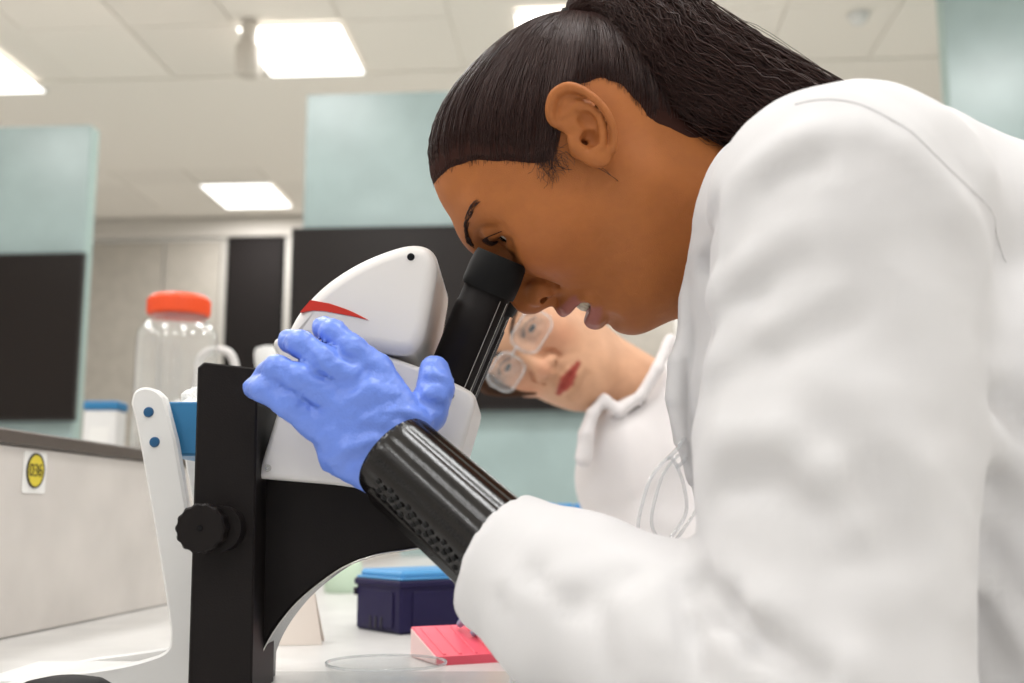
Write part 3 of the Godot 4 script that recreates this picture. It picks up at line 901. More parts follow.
class Field:
	var kind := PackedInt32Array()
	var a := PackedVector3Array()
	var b := PackedVector3Array()
	var r0 := PackedFloat32Array()
	var r1 := PackedFloat32Array()
	var k := PackedFloat32Array()
	var bx := PackedVector3Array()
	var by := PackedVector3Array()
	var bz := PackedVector3Array()

	func add(kd: int, pa: Vector3, pb: Vector3, ra: float, rb: float, kk: float, bs := Basis.IDENTITY) -> void:
		kind.append(kd)
		a.append(pa)
		b.append(pb)
		r0.append(ra)
		r1.append(rb)
		k.append(kk)
		bx.append(bs.x)
		by.append(bs.y)
		bz.append(bs.z)

	func cone(pa: Vector3, pb: Vector3, ra: float, rb: float, kk := 0.02) -> void:
		add(0, pa, pb - pa, ra, rb, kk)

	func dig(pa: Vector3, pb: Vector3, ra: float, rb: float, kk := 0.005) -> void:
		add(1, pa, pb - pa, ra, rb, kk)

	func egg(c: Vector3, r: Vector3, kk := 0.02, bs := Basis.IDENTITY) -> void:
		add(2, c, r, minf(r.x, minf(r.y, r.z)), 0.0, kk, bs)

	func dig_egg(c: Vector3, r: Vector3, kk := 0.01, bs := Basis.IDENTITY) -> void:
		add(3, c, r, minf(r.x, minf(r.y, r.z)), 0.0, kk, bs)

	func fold(pa: Vector3, pb: Vector3, amount: float, width: float) -> void:
		add(4, pa, pb - pa, amount, width, 0.0)

	func cut(p: Vector3, nn: Vector3, kk := 0.002) -> void:
		add(5, p, nn.normalized(), 0.0, 0.0, kk)

	func chain(pts: Array, radii: Array, kk := 0.01) -> void:
		for i in pts.size() - 1:
			cone(pts[i], pts[i + 1], radii[i], radii[i + 1], kk)

	func folds(pts: Array, amount: float, width: float) -> void:
		for i in pts.size() - 1:
			fold(pts[i], pts[i + 1], amount, width)

	func one(i: int, p: Vector3) -> float:
		var kd := kind[i]
		if kd == 2 or kd == 3:
			var q := p - a[i]
			q = Vector3(q.dot(bx[i]), q.dot(by[i]), q.dot(bz[i]))
			var r := b[i]
			var s := q / r
			var k0 := s.length()
			if k0 < 1e-5:
				return -r0[i]
			var k1 := (s / r).length()
			return k0 * (k0 - 1.0) / k1
		if kd == 5:
			return (p - a[i]).dot(b[i])
		var pa := p - a[i]
		var ba := b[i]
		var t := clampf(pa.dot(ba) / maxf(ba.length_squared(), 1e-12), 0.0, 1.0)
		if kd == 4:
			return (pa - ba * t).length()
		return (pa - ba * t).length() - lerpf(r0[i], r1[i], t)

	func value(p: Vector3, list: PackedInt32Array) -> float:
		var d := 1.0
		for i in list:
			var kd := kind[i]
			var x: float
			if kd < 2:
				var pa := p - a[i]
				var ba := b[i]
				var t := clampf(pa.dot(ba) / (ba.length_squared() + 1e-12), 0.0, 1.0)
				x = (pa - ba * t).length() - r0[i] - (r1[i] - r0[i]) * t
			elif kd < 4:
				var q := p - a[i]
				var r := b[i]
				var s := Vector3(q.dot(bx[i]), q.dot(by[i]), q.dot(bz[i])) / r
				var k0 := s.length()
				x = k0 * (k0 - 1.0) / ((s / r).length() + 1e-9)
			elif kd == 4:
				var pa := p - a[i]
				var ba := b[i]
				x = (pa - ba * clampf(pa.dot(ba) / (ba.length_squared() + 1e-12), 0.0, 1.0)).length() / r1[i]
				if x < 2.5:
					d -= r0[i] * exp(-x * x)
				continue
			else:
				x = (p - a[i]).dot(b[i])
			var kk := k[i]
			if kd == 0 or kd == 2:
				var h := kk - absf(d - x)
				d = minf(d, x)
				if h > 0.0:
					d -= h * h / (4.0 * kk)
			else:
				if kd != 5:
					x = -x
				var h := kk - absf(d - x)
				d = maxf(d, x)
				if h > 0.0:
					d += h * h / (4.0 * kk)
		return d

	func near(c: Vector3, reach: float) -> PackedInt32Array:
		var list := PackedInt32Array()
		for i in kind.size():
			var x := one(i, c)
			match kind[i]:
				4:
					if x - reach < 2.5 * r1[i]:
						list.append(i)
				5:
					list.append(i)
				_:
					if x - reach * 1.1 < k[i] + 0.008:
						list.append(i)
		return list

	func every() -> PackedInt32Array:
		return PackedInt32Array(range(kind.size()))

	func slope(p: Vector3, list: PackedInt32Array, post, e: float) -> Vector3:
		var p1 := p + Vector3(e, -e, -e)
		var p2 := p + Vector3(-e, -e, e)
		var p3 := p + Vector3(-e, e, -e)
		var p4 := p + Vector3(e, e, e)
		var d1 := value(p1, list)
		var d2 := value(p2, list)
		var d3 := value(p3, list)
		var d4 := value(p4, list)
		if post != null:
			d1 = post.call(p1, d1)
			d2 = post.call(p2, d2)
			d3 = post.call(p3, d3)
			d4 = post.call(p4, d4)
		return Vector3(d1 - d2 - d3 + d4, -d1 - d2 + d3 + d4, -d1 + d2 - d3 + d4) / (4.0 * e)

	func block_values(o: Vector3, cell: float, list: PackedInt32Array, post) -> PackedFloat32Array:
		# the field at the 9 x 9 x 9 corners of a block; eighths that the surface cannot reach stay as far off as their corner
		var out := PackedFloat32Array()
		out.resize(729)
		out.fill(9.0)
		var rough := PackedFloat32Array()
		rough.resize(27)
		var n := 0
		for z in 3:
			for y in 3:
				for x in 3:
					var p := o + Vector3(x, y, z) * (cell * 4.0)
					var d := value(p, list)
					if post != null:
						d = post.call(p, d)
					rough[n] = d
					out[x * 4 + y * 36 + z * 324] = d
					n += 1
		var far := cell * 4.3
		for kz in 2:
			for ky in 2:
				for kx in 2:
					var m := kx + ky * 3 + kz * 9
					var d0 := rough[m]
					var skip := absf(d0) > far
					if skip:
						for q in [1, 3, 4, 9, 10, 12, 13]:
							var d1 := rough[m + q]
							if absf(d1) < far or d1 * d0 < 0.0:
								skip = false
								break
					for z in range(kz * 4, kz * 4 + 5):
						for y in range(ky * 4, ky * 4 + 5):
							var row := y * 9 + z * 81
							for x in range(kx * 4, kx * 4 + 5):
								if skip:
									if out[row + x] == 9.0:
										out[row + x] = 8.0 if d0 > 0.0 else -8.0
								elif absf(out[row + x]) > 7.0:
									var p := o + Vector3(x, y, z) * cell
									var d := value(p, list)
									if post != null:
										d = post.call(p, d)
									out[row + x] = d
		return out

	func block_points(o: Vector3, cell: float, list: PackedInt32Array, post, v: PackedFloat32Array) -> Array:
		# [cell numbers, points, normals] of the cells that the surface crosses
		var ids := PackedInt32Array()
		var pts := PackedVector3Array()
		var nrm := PackedVector3Array()
		var off := PackedInt32Array([0, 1, 9, 10, 81, 82, 90, 91])
		var cor := PackedVector3Array([Vector3(0, 0, 0), Vector3(1, 0, 0), Vector3(0, 1, 0), Vector3(1, 1, 0), Vector3(0, 0, 1), Vector3(1, 0, 1), Vector3(0, 1, 1), Vector3(1, 1, 1)])
		var e0 := PackedInt32Array([0, 2, 4, 6, 0, 1, 4, 5, 0, 1, 2, 3])
		var e1 := PackedInt32Array([1, 3, 5, 7, 2, 3, 6, 7, 4, 5, 6, 7])
		for z in 8:
			for y in 8:
				for x in 8:
					var i := x + y * 9 + z * 81
					var inside := 0
					for c in 8:
						if v[i + off[c]] < 0.0:
							inside += 1
					if inside == 0 or inside == 8:
						continue
					var sum := Vector3.ZERO
					var cnt := 0
					for e in 12:
						var d0 := v[i + off[e0[e]]]
						var d1 := v[i + off[e1[e]]]
						if (d0 < 0.0) != (d1 < 0.0):
							sum += cor[e0[e]].lerp(cor[e1[e]], d0 / (d0 - d1))
							cnt += 1
					var p := o + (Vector3(x, y, z) + sum / cnt) * cell
					var gr := slope(p, list, post, cell * 0.5)
					var d := value(p, list)
					if post != null:
						d = post.call(p, d)
					var gl := gr.length()
					if gl > 0.3:
						p -= gr * (clampf(d, -cell * 0.5, cell * 0.5) / (gl * gl))
					ids.append(x + y * 8 + z * 64)
					pts.append(p)
					nrm.append(slope(p, list, post, cell * 0.4).normalized())
		return [ids, pts, nrm]

	func into(g: Geo, cell: float, lo: Vector3, hi: Vector3, paint = null, post = null) -> void:
		var nb := Vector3i(((hi - lo) / (cell * 8)).ceil())
		var blocks := []
		var lists := []
		var half := cell * 4.0
		var reach := half * 1.7321
		for kz in nb.z:
			for ky in nb.y:
				for kx in nb.x:
					var o := Vector3(kx, ky, kz) * (cell * 8) + lo
					var list := near(o + Vector3.ONE * half, reach)
					if list.is_empty():
						continue
					var mid := value(o + Vector3.ONE * half, list)
					if mid > reach * 1.08 + 0.008 or mid < -reach * 1.25 - 0.025:
						continue
					blocks.append(Vector3i(kx, ky, kz))
					lists.append(list)
		var vals := []
		var found := []
		var shared := {}
		vals.resize(blocks.size())
		found.resize(blocks.size())
		for n in blocks.size():
			var o := Vector3(blocks[n]) * (cell * 8) + lo
			var v := block_values(o, cell, lists[n], post)
			# neighbours agree on the corners that they share
			for z in 9:
				for y in 9:
					for x in (9 if z % 8 == 0 or y % 8 == 0 else 2):
						var X := x if z % 8 == 0 or y % 8 == 0 else x * 8
						var q := X + y * 9 + z * 81
						var key: int = (blocks[n].x * 8 + X) + 4096 * ((blocks[n].y * 8 + y) + 4096 * (blocks[n].z * 8 + z))
						if shared.has(key):
							var w: float = shared[key]
							v[q] = w if absf(w) < 7.0 or absf(v[q]) > 7.0 else (absf(v[q]) if w > 0.0 else -absf(v[q]))
						else:
							shared[key] = v[q]
			vals[n] = v
			found[n] = block_points(o, cell, lists[n], post, v)
		var sx := nb.x * 8
		var sy := nb.y * 8
		var at := {}
		for n in blocks.size():
			var bk: Vector3i = blocks[n] * 8
			var ids: PackedInt32Array = found[n][0]
			for q in ids.size():
				var c := ids[q]
				var p: Vector3 = found[n][1][q]
				var nn: Vector3 = found[n][2][q]
				if paint != null:
					g.tint = paint.call(p, nn)
				at[(bk.x + (c & 7)) + sx * ((bk.y + ((c >> 3) & 7)) + sy * (bk.z + (c >> 6)))] = g.vert(p, nn)
		var dx := 1
		var dy := sx
		var dz := sx * sy
		for n in blocks.size():
			var bk: Vector3i = blocks[n] * 8
			var v: PackedFloat32Array = vals[n]
			for c in found[n][0]:
				# a crossed edge is met from a cell that holds it at its low corner
				var x: int = c & 7
				var y: int = (c >> 3) & 7
				var z: int = c >> 6
				var i := x + y * 9 + z * 81
				var key := (bk.x + x) + sx * ((bk.y + y) + sy * (bk.z + z))
				var s0 := v[i] < 0.0
				if s0 != (v[i + 1] < 0.0):
					quad_of(g, at, key, key - dy, key - dy - dz, key - dz)
				if s0 != (v[i + 9] < 0.0):
					quad_of(g, at, key, key - dx, key - dx - dz, key - dz)
				if s0 != (v[i + 81] < 0.0):
					quad_of(g, at, key, key - dx, key - dx - dy, key - dy)

	func quad_of(g: Geo, at: Dictionary, p: int, q: int, r: int, s: int) -> void:
		if at.has(p) and at.has(q) and at.has(r) and at.has(s):
			g.quad(at[p], at[q], at[r], at[s])

# ---------------------------------------------------------------- people

# head axes: x towards the face, y to the crown, z to the person's right; origin between the ears

const HAIRLINE := [Vector2(0.0756, 0.0682), Vector2(0.058, 0.058), Vector2(0.044, 0.0385), Vector2(0.0345, 0.021), Vector2(0.027, 0.006), Vector2(0.016, 0.0064), Vector2(-0.0024, 0.0135), Vector2(-0.026, 0.018), Vector2(-0.0446, 0.008), Vector2(-0.0466, -0.010), Vector2(-0.0406, -0.0353), Vector2(-0.047, -0.0665), Vector2(-0.0655, -0.0814)]

var hair_map := PackedFloat32Array()

func hair_depth(p: Vector3) -> float:
	# how far inside the hairline a point of the head lies, seen from the side; negative on bare skin
	var u := clampf((p.x + 0.13) * 1000.0, 0.0, 258.0)
	var v := clampf((p.y + 0.11) * 1000.0, 0.0, 228.0)
	var i := int(u)
	var j := int(v)
	var n := j * 260 + i
	return lerpf(lerpf(hair_map[n], hair_map[n + 1], u - i), lerpf(hair_map[n + 260], hair_map[n + 261], u - i), v - j)

func comb_hairline() -> void:
	var poly := PackedVector2Array(HAIRLINE)
	poly.append_array(PackedVector2Array([Vector2(-0.2, -0.095), Vector2(-0.2, 0.2), Vector2(0.2, 0.2), Vector2(0.2, 0.075)]))
	hair_map.resize(260 * 230)
	for j in 230:
		for i in 260:
			var p := Vector2(i * 0.001 - 0.13, j * 0.001 - 0.11)
			var best := 1.0
			for n in HAIRLINE.size() - 1:
				best = minf(best, Geometry2D.get_closest_point_to_segment(p, HAIRLINE[n], HAIRLINE[n + 1]).distance_to(p))
			hair_map[j * 260 + i] = best if Geometry2D.is_point_in_polygon(p, poly) else -best

func head_field(f: Field, open_mouth: bool) -> void:
	f.egg(Vector3(-0.008, 0.013, 0), Vector3(0.088, 0.076, 0.071), 0.02)
	f.egg(Vector3(0.025, 0.034, 0), Vector3(0.0615, 0.056, 0.060), 0.02)
	f.egg(Vector3(0.040, -0.030, 0), Vector3(0.050, 0.075, 0.056), 0.03)
	for s in [-1.0, 1.0]:
		f.egg(Vector3(0.056, -0.020, 0.040 * s), Vector3(0.027, 0.022, 0.021), 0.028)
		f.cone(Vector3(0.0, -0.052, 0.049 * s), Vector3(0.048, -0.096, 0.024 * s), 0.020, 0.019, 0.03)
		f.cone(Vector3(0.0815, 0.0225, 0.008 * s), Vector3(0.068, 0.023, 0.040 * s), 0.0115, 0.011, 0.016)
	f.egg(Vector3(0.0665, -0.102, 0), Vector3(0.0185, 0.0175, 0.021), 0.022)
	f.egg(Vector3(0.0645, -0.066, 0), Vector3(0.0260, 0.031, 0.029), 0.018)
	# neck
	f.cone(Vector3(-0.020, -0.03, 0), Vector3(-0.008, -0.175, 0), 0.053, 0.058, 0.035)
	f.cone(Vector3(-0.01, -0.075, 0), Vector3(0.035, -0.085, 0), 0.045, 0.03, 0.03)
	for s in [-1.0, 1.0]:
		f.dig_egg(Vector3(0.0905, 0.003, 0.031 * s), Vector3(0.018, 0.0115, 0.018), 0.014)
		# lids round the eyeball
		f.chain([Vector3(0.0775, 0.0035, 0.0175 * s), Vector3(0.0810, 0.0118, 0.026 * s), Vector3(0.0803, 0.0118, 0.034 * s), Vector3(0.0735, 0.0035, 0.0445 * s)], [0.003, 0.0042, 0.0042, 0.003], 0.006)
		f.chain([Vector3(0.0775, 0.002, 0.0175 * s), Vector3(0.0803, -0.0050, 0.026 * s), Vector3(0.0793, -0.0055, 0.034 * s), Vector3(0.0735, 0.002, 0.0445 * s)], [0.003, 0.0033, 0.0033, 0.003], 0.006)
	# nose
	f.cone(Vector3(0.0875, 0.014, 0), Vector3(0.1035, -0.026, 0), 0.0068, 0.0078, 0.014)
	f.egg(Vector3(0.1035, -0.0355, 0), Vector3(0.0115, 0.0100, 0.0112), 0.009)
	for s in [-1.0, 1.0]:
		f.egg(Vector3(0.0955, -0.0390, 0.0122 * s), Vector3(0.0112, 0.0090, 0.0078), 0.004)
	f.cone(Vector3(0.1045, -0.0425, 0), Vector3(0.095, -0.0485, 0), 0.0042, 0.0045, 0.006)
	for s in [-1.0, 1.0]:
		f.dig(Vector3(0.0995, -0.0462, 0.0185 * s), Vector3(0.0970, -0.0425, 0.0085 * s), 0.0036, 0.0030, 0.002)
		f.folds([Vector3(0.0905, -0.0275, 0.0165 * s), Vector3(0.0850, -0.0350, 0.0215 * s), Vector3(0.0835, -0.0455, 0.0200 * s)], -0.0042, 0.0034)
		f.fold(Vector3(0.0955, -0.0405, 0.0190 * s), Vector3(0.0930, -0.0425, 0.0190 * s), 0.0014, 0.005)
		f.fold(Vector3(0.084, -0.044, 0.021 * s), Vector3(0.070, -0.066, 0.031 * s), -0.0016, 0.005)
	# lips
	if open_mouth:
		for s in [-1.0, 1.0]:
			f.chain([Vector3(0.0945, -0.0610, 0.003 * s), Vector3(0.0915, -0.0630, 0.012 * s), Vector3(0.0800, -0.0675, 0.0262 * s)], [0.0054, 0.0052, 0.0038], 0.007)
			f.chain([Vector3(0.0880, -0.0825, 0.0), Vector3(0.0862, -0.0808, 0.010 * s), Vector3(0.0800, -0.0715, 0.0258 * s)], [0.0066, 0.0064, 0.0042], 0.007)
		f.dig_egg(Vector3(0.0885, -0.0712, 0), Vector3(0.0220, 0.0062, 0.0290), 0.003)
		f.fold(Vector3(0.083, -0.0925, -0.02), Vector3(0.083, -0.0925, 0.02), -0.003, 0.006)
	else:
		for s in [-1.0, 1.0]:
			f.chain([Vector3(0.0925, -0.0640, 0.003 * s), Vector3(0.0895, -0.0655, 0.012 * s), Vector3(0.0785, -0.0705, 0.0250 * s)], [0.0050, 0.0046, 0.0026], 0.005)
			f.chain([Vector3(0.0890, -0.0755, 0.0), Vector3(0.0870, -0.0750, 0.010 * s), Vector3(0.0780, -0.0715, 0.0240 * s)], [0.0058, 0.0054, 0.0026], 0.005)
		f.fold(Vector3(0.097, -0.0698, 0.0), Vector3(0.086, -0.0708, -0.026), -0.0035, 0.0024)
		f.fold(Vector3(0.097, -0.0698, 0.0), Vector3(0.086, -0.0708, 0.026), -0.0035, 0.0024)
		f.fold(Vector3(0.085, -0.0885, -0.018), Vector3(0.085, -0.0885, 0.018), -0.003, 0.006)

func ear_field(f: Field, s: float) -> void:
	# s is -1 for the left ear; every point is given for the left and mirrored
	var m := func(p: Vector3) -> Vector3: return Vector3(p.x, p.y, p.z * -s)
	var helix := [Vector3(-0.001, 0.008, -0.0735), Vector3(0.0012, 0.0165, -0.0765), Vector3(-0.0035, 0.0225, -0.0795), Vector3(-0.0130, 0.0255, -0.0815), Vector3(-0.0215, 0.0208, -0.083), Vector3(-0.0243, 0.0110, -0.0855), Vector3(-0.0233, -0.0020, -0.0875), Vector3(-0.0190, -0.0133, -0.0875), Vector3(-0.0115, -0.0222, -0.0855), Vector3(-0.0045, -0.0262, -0.083)]
	var pts := []
	for p in smooth(helix, 4):
		pts.append(m.call(p))
	var rr := []
	for i in pts.size():
		rr.append(0.0028 + 0.0004 * sin(float(i) / pts.size() * 6.0))
	f.chain(pts, rr, 0.0008)
	# the thin bowl behind the rim
	f.egg(m.call(Vector3(-0.0105, 0.001, -0.0772)), Vector3(0.0145, 0.0225, 0.0034), 0.004, Basis(Vector3(0, 0, 1), 0.50) * Basis(Vector3(1, 0, 0), -0.12 * -s))
	f.egg(m.call(Vector3(-0.008, -0.002, -0.0735)), Vector3(0.0115, 0.0165, 0.0075), 0.004, Basis(Vector3(0, 0, 1), 0.50))
	# lobe
	f.egg(m.call(Vector3(0.0035, -0.0225, -0.0800)), Vector3(0.0070, 0.0068, 0.0036), 0.005)
	f.cone(m.call(Vector3(0.0080, -0.0070, -0.0735)), m.call(Vector3(0.0070, -0.0190, -0.0770)), 0.0046, 0.0046, 0.006)
	# inner ridge
	var anti := [Vector3(-0.0150, 0.0090, -0.0805), Vector3(-0.0182, 0.0020, -0.0815), Vector3(-0.0165, -0.0075, -0.0825), Vector3(-0.0095, -0.0150, -0.0825), Vector3(-0.0015, -0.0190, -0.0812), Vector3(0.002, -0.0170, -0.080)]
	pts = []
	for p in smooth(anti, 2):
		pts.append(m.call(p))
	rr = []
	for i in pts.size():
		rr.append(0.0024)
	f.chain(pts, rr, 0.003)
	f.cone(m.call(Vector3(-0.0150, 0.0090, -0.0805)), m.call(Vector3(-0.0045, 0.0135, -0.0785)), 0.0023, 0.0018, 0.003)
	# root of the rim across the bowl, and the small flap before the canal
	f.cone(m.call(Vector3(-0.001, 0.009, -0.0745)), m.call(Vector3(-0.0085, 0.0010, -0.0775)), 0.0024, 0.0017, 0.004)
	f.egg(m.call(Vector3(0.0048, -0.0045, -0.0772)), Vector3(0.0042, 0.0058, 0.0032), 0.004)
	f.dig_egg(m.call(Vector3(-0.0030, -0.0100, -0.0800)), Vector3(0.0050, 0.0062, 0.0058), 0.003, Basis(Vector3(0, 0, 1), 0.5))
	f.dig_egg(m.call(Vector3(-0.0105, -0.0015, -0.0815)), Vector3(0.0045, 0.0055, 0.0035), 0.003)
	f.dig(m.call(Vector3(0.0000, -0.0075, -0.079)), m.call(Vector3(0.0022, -0.0085, -0.069)), 0.0024, 0.0022, 0.002)

func part_at(n: String, mesh: Mesh, m: Material, parent: Node, tr: Transform3D) -> MeshInstance3D:
	var o := part(n, mesh, m, parent)
	o.transform = tr
	return o

func skin_paint(base: Color, lip: Color, open_mouth: bool, flush: float) -> Callable:
	var noise := FastNoiseLite.new()
	noise.seed = 4
	noise.frequency = 28.0
	noise.fractal_octaves = 3
	var freck := FastNoiseLite.new()
	freck.seed = 12
	freck.frequency = 170.0
	return func(p: Vector3, _n: Vector3) -> Color:
		var v := 1.0 + 0.09 * noise.get_noise_3dv(p) + 0.05 * freck.get_noise_3dv(p)
		var c := Color(base.r * v, base.g * v, base.b * v)
		# flushed cheek and nose
		var az := absf(p.z)
		var ck := exp(-Vector3((p.x - 0.07) / 0.03, (p.y + 0.03) / 0.022, (az - 0.04) / 0.022).length_squared()) * flush
		ck += exp(-Vector3((p.x - 0.11) / 0.014, (p.y + 0.038) / 0.014, az / 0.016).length_squared()) * flush * 0.8
		c = c.lerp(Color(c.r * 1.12, c.g * 0.84, c.b * 0.84), clampf(ck, 0.0, 1.0))
		if p.x > 0.07:
			var u: float
			if open_mouth:
				var up := Vector2(p.y + 0.0625 + 0.17 * az * az / 0.03, 0.0).length()
				var lo_ := absf(p.y + 0.0805 - 0.30 * az * az / 0.03)
				u = minf(up / 0.0062, lo_ / 0.0080)
			else:
				u = absf(p.y + 0.0702) / (0.0095 * (1.0 - clampf(az / 0.027, 0.0, 1.0) * 0.75))
			var e := clampf((1.18 - u) / 0.3, 0.0, 1.0) * clampf((0.0290 - az) / 0.003, 0.0, 1.0) * clampf((p.x - 0.0715) / 0.004, 0.0, 1.0)
			c = c.lerp(Color(lip.r * v, lip.g * v, lip.b * v), e)
		return c

func fill_sphere() -> Vector3:
	while true:
		var p := Vector3(rng.randf_range(-1, 1), rng.randf_range(-1, 1), rng.randf_range(-1, 1))
		if p.length() < 1.0 and p.length() > 0.05:
			return p
	return Vector3.ZERO

func eye_cap(g: Geo, r: float, wide: float) -> void:
	# a round cap lying on the eyeball
	var p := PackedVector2Array()
	for i in 7:
		var a := wide * (1.0 - i / 6.0)
		p.append(Vector2(sin(a) * r, cos(a) * r))
	g.lathe(p, 28, Basis(Vector3(0, -1, 0), Vector3(1, 0, 0), Vector3(0, 0, 1)))

func head_of(t: Node3D, tr: Transform3D, base: Color, lip: Color, hair: Color, open_mouth: bool, tie: Vector3, strands: int, iris: Material, flush: float, cell: float) -> void:
	var f := Field.new()
	head_field(f, open_mouth)
	var g := Geo.new()
	var paint := skin_paint(base, lip, open_mouth, flush)
	f.into(g, cell, Vector3(-0.105, -0.19, -0.085), Vector3(0.125, 0.105, 0.085), paint)
	for s in [-1.0, 1.0]:
		if s > 0 and open_mouth:
			continue
		var ef := Field.new()
		ear_field(ef, s)
		ef.into(g, cell * 0.55, Vector3(-0.034, -0.036, -0.096 if s < 0 else 0.062), Vector3(0.016, 0.034, -0.062 if s < 0 else 0.096), paint)
	part_at("body", g.mesh(), M.skin, t, tr)
	# eyes
	for s in [-1.0, 1.0]:
		var eg := Geo.new()
		eg.ball(Vector3.ZERO, Vector3.ONE * 0.0122)
		var look := Transform3D(Basis.IDENTITY, Vector3(0.0695, 0.0035, 0.031 * s))
		var eye := part_at("eye", eg.mesh(), M.eye_white, t, tr * look)
		var ig := Geo.new()
		eye_cap(ig, 0.01235, 0.50)
		part("iris", ig.mesh(), iris, eye)
		var pg := Geo.new()
		eye_cap(pg, 0.01245, 0.20)
		part("pupil", pg.mesh(), M.scope_gloss, eye)
	# brows and lashes
	var all := f.every()
	for s in [-1.0, 1.0]:
		var bg := Geo.new()
		for i in 150:
			var q := rng.randf()
			var c := Vector3(0.096 - 0.012 * q - 0.016 * q * q, 0.0195 + 0.010 * sin(q * 2.3) + rng.randf_range(-0.0028, 0.0028) * (1.0 - 0.6 * q), (0.011 + 0.033 * q) * s)
			var from := c
			for it in 3:
				c -= f.slope(c, all, null, 0.001).normalized() * clampf(f.value(c, all), -0.006, 0.006)
			if c.distance_to(from) > 0.012 or absf(f.value(c, all)) > 0.0008:
				continue
			var nn := f.slope(c, all, null, 0.001).normalized()
			var d := Vector3(-0.5 * q, 0.55 - 0.7 * q, 0.9 * s).normalized()
			d = (d - nn * d.dot(nn)).normalized()
			bg.tint = hair
			bg.tube(PackedVector3Array([c - nn * 0.0003, c + d * 0.003 + nn * 0.0007, c + d * 0.006 + nn * 0.0003]), [0.15 * cell, 0.13 * cell, 0.0001], 3, false)
		part_at("eyebrow", bg.mesh(), M.hair, t, tr).set_meta("kind", "stuff")
		var lg := Geo.new()
		for i in 44:
			var q := float(i) / 43.0
			var r := Vector3(0.0810 + 0.0035 * sin(q * PI) - 0.0065 * q, 0.0055 + 0.0040 * sin(q * PI), (0.0185 + 0.026 * q) * s)
			var d := Vector3(0.8, 0.05 + 0.2 * sin(q * PI), (q - 0.4) * 0.9 * s).normalized()
			lg.tint = hair
			lg.tube(PackedVector3Array([r, r + d * 0.0042, r + d * 0.0084 + Vector3(0, 0.0022, 0)]), [0.15 * cell, 0.125 * cell, 0.0001], 3, false)
		part_at("eyelash", lg.mesh(), M.hair, t, tr).set_meta("kind", "stuff")
	if open_mouth:
		var tg := Geo.new()
		for i in 8:
			var a := (i - 3.5) * 0.165
			var w := 0.0041 if i in [3, 4] else 0.0034
			tg.ball(Vector3(0.0605 + 0.0265 * cos(a), -0.0695, 0.0285 * sin(a)), Vector3(0.0022, 0.0052, w * 0.58), Basis(Vector3.UP, -a), 14)
		part_at("teeth", tg.mesh(), M.teeth, t, tr)
		var mg := Geo.new()
		mg.ball(Vector3(0.062, -0.073, 0), Vector3(0.017, 0.011, 0.022), Basis.IDENTITY, 20)
		part_at("mouth_inside", mg.mesh(), M.mouth, t, tr)
	# hair: a close cap, then single strands combed over it towards the tie
	var hg := Geo.new()
	var nz := FastNoiseLite.new()
	nz.seed = 31
	nz.frequency = 60.0
	var lift := func(p: Vector3, d: float) -> float:
		var h := hair_depth(p)
		return d - clampf(h * 0.15, -0.004, 0.0010) - 0.0004 * nz.get_noise_3dv(p)
	var hf := Field.new()
	head_field(hf, open_mouth)
	var tone := func(_p: Vector3, _n: Vector3) -> Color:
		return hair
	hf.into(hg, cell * 1.4, Vector3(-0.105, -0.10, -0.085), Vector3(0.092, 0.105, 0.085), tone, lift)
	var scalp := PackedInt32Array([0, 1, 2, 11])
	var made := 0
	var tries := 0
	var sg := Geo.new()
	while made < strands and tries < strands * 6:
		tries += 1
		var p := Vector3(-0.005, 0.012, 0) + fill_sphere().normalized() * 0.085
		var edge := tries % 2 == 0
		if edge:
			# more roots along the hairline
			var hl := rng.randi_range(0, HAIRLINE.size() - 2)
			var e: Vector2 = HAIRLINE[hl].lerp(HAIRLINE[hl + 1], rng.randf())
			p = Vector3(e.x, e.y, (0.075 if rng.randf() < 0.25 else -0.075) * rng.randf_range(0.1 if hl == 0 else 0.9, 1.0)) + fill_sphere() * 0.007
		for it in 3:
			p -= f.slope(p, scalp, null, 0.001).normalized() * f.value(p, scalp)
		if hair_depth(p) < rng.randf_range(-0.0045, 0.0025) or p.distance_to(tie) < 0.02:
			continue
		var line := PackedVector3Array()
		var mid := Vector3(-0.012, 0.01, 0)
		var r0 := p - mid
		var r1 := (tie + fill_sphere() * 0.008) - mid
		var along := rng.randf_range(0.4, 0.9) if rng.randf() < 0.4 else 1.0
		var steps := 11
		var h0 := rng.randf_range(0.0006, 0.0034)
		var sway := fill_sphere() * 0.0035
		for i in steps:
			var tt := along * i / (steps - 1.0)
			var x := mid + r0.slerp(r1, tt) + sway * sin(tt * PI)
			for it in 2:
				x -= f.slope(x, scalp, null, 0.0015).normalized() * (f.value(x, scalp) - lerpf(0.0006, h0, clampf(tt * 9.0, 0.0, 1.0)))
			line.append(x)
		sg.tint = hair
		var rad := []
		var fat := rng.randf_range(0.00028, 0.00046) * (0.75 if edge else 1.0)
		for i in steps:
			rad.append(fat * (1.0 if i < steps - 1 and i > 1 else (0.35 if i == 0 else 0.7)))
		sg.tube(line, rad, 3, false)
		made += 1
	part_at("hair", hg.mesh(), M.hair_cap, t, tr)
	var hs := part_at("hair_strand", sg.mesh(), M.hair, t, tr)
	hs.set_meta("kind", "stuff")

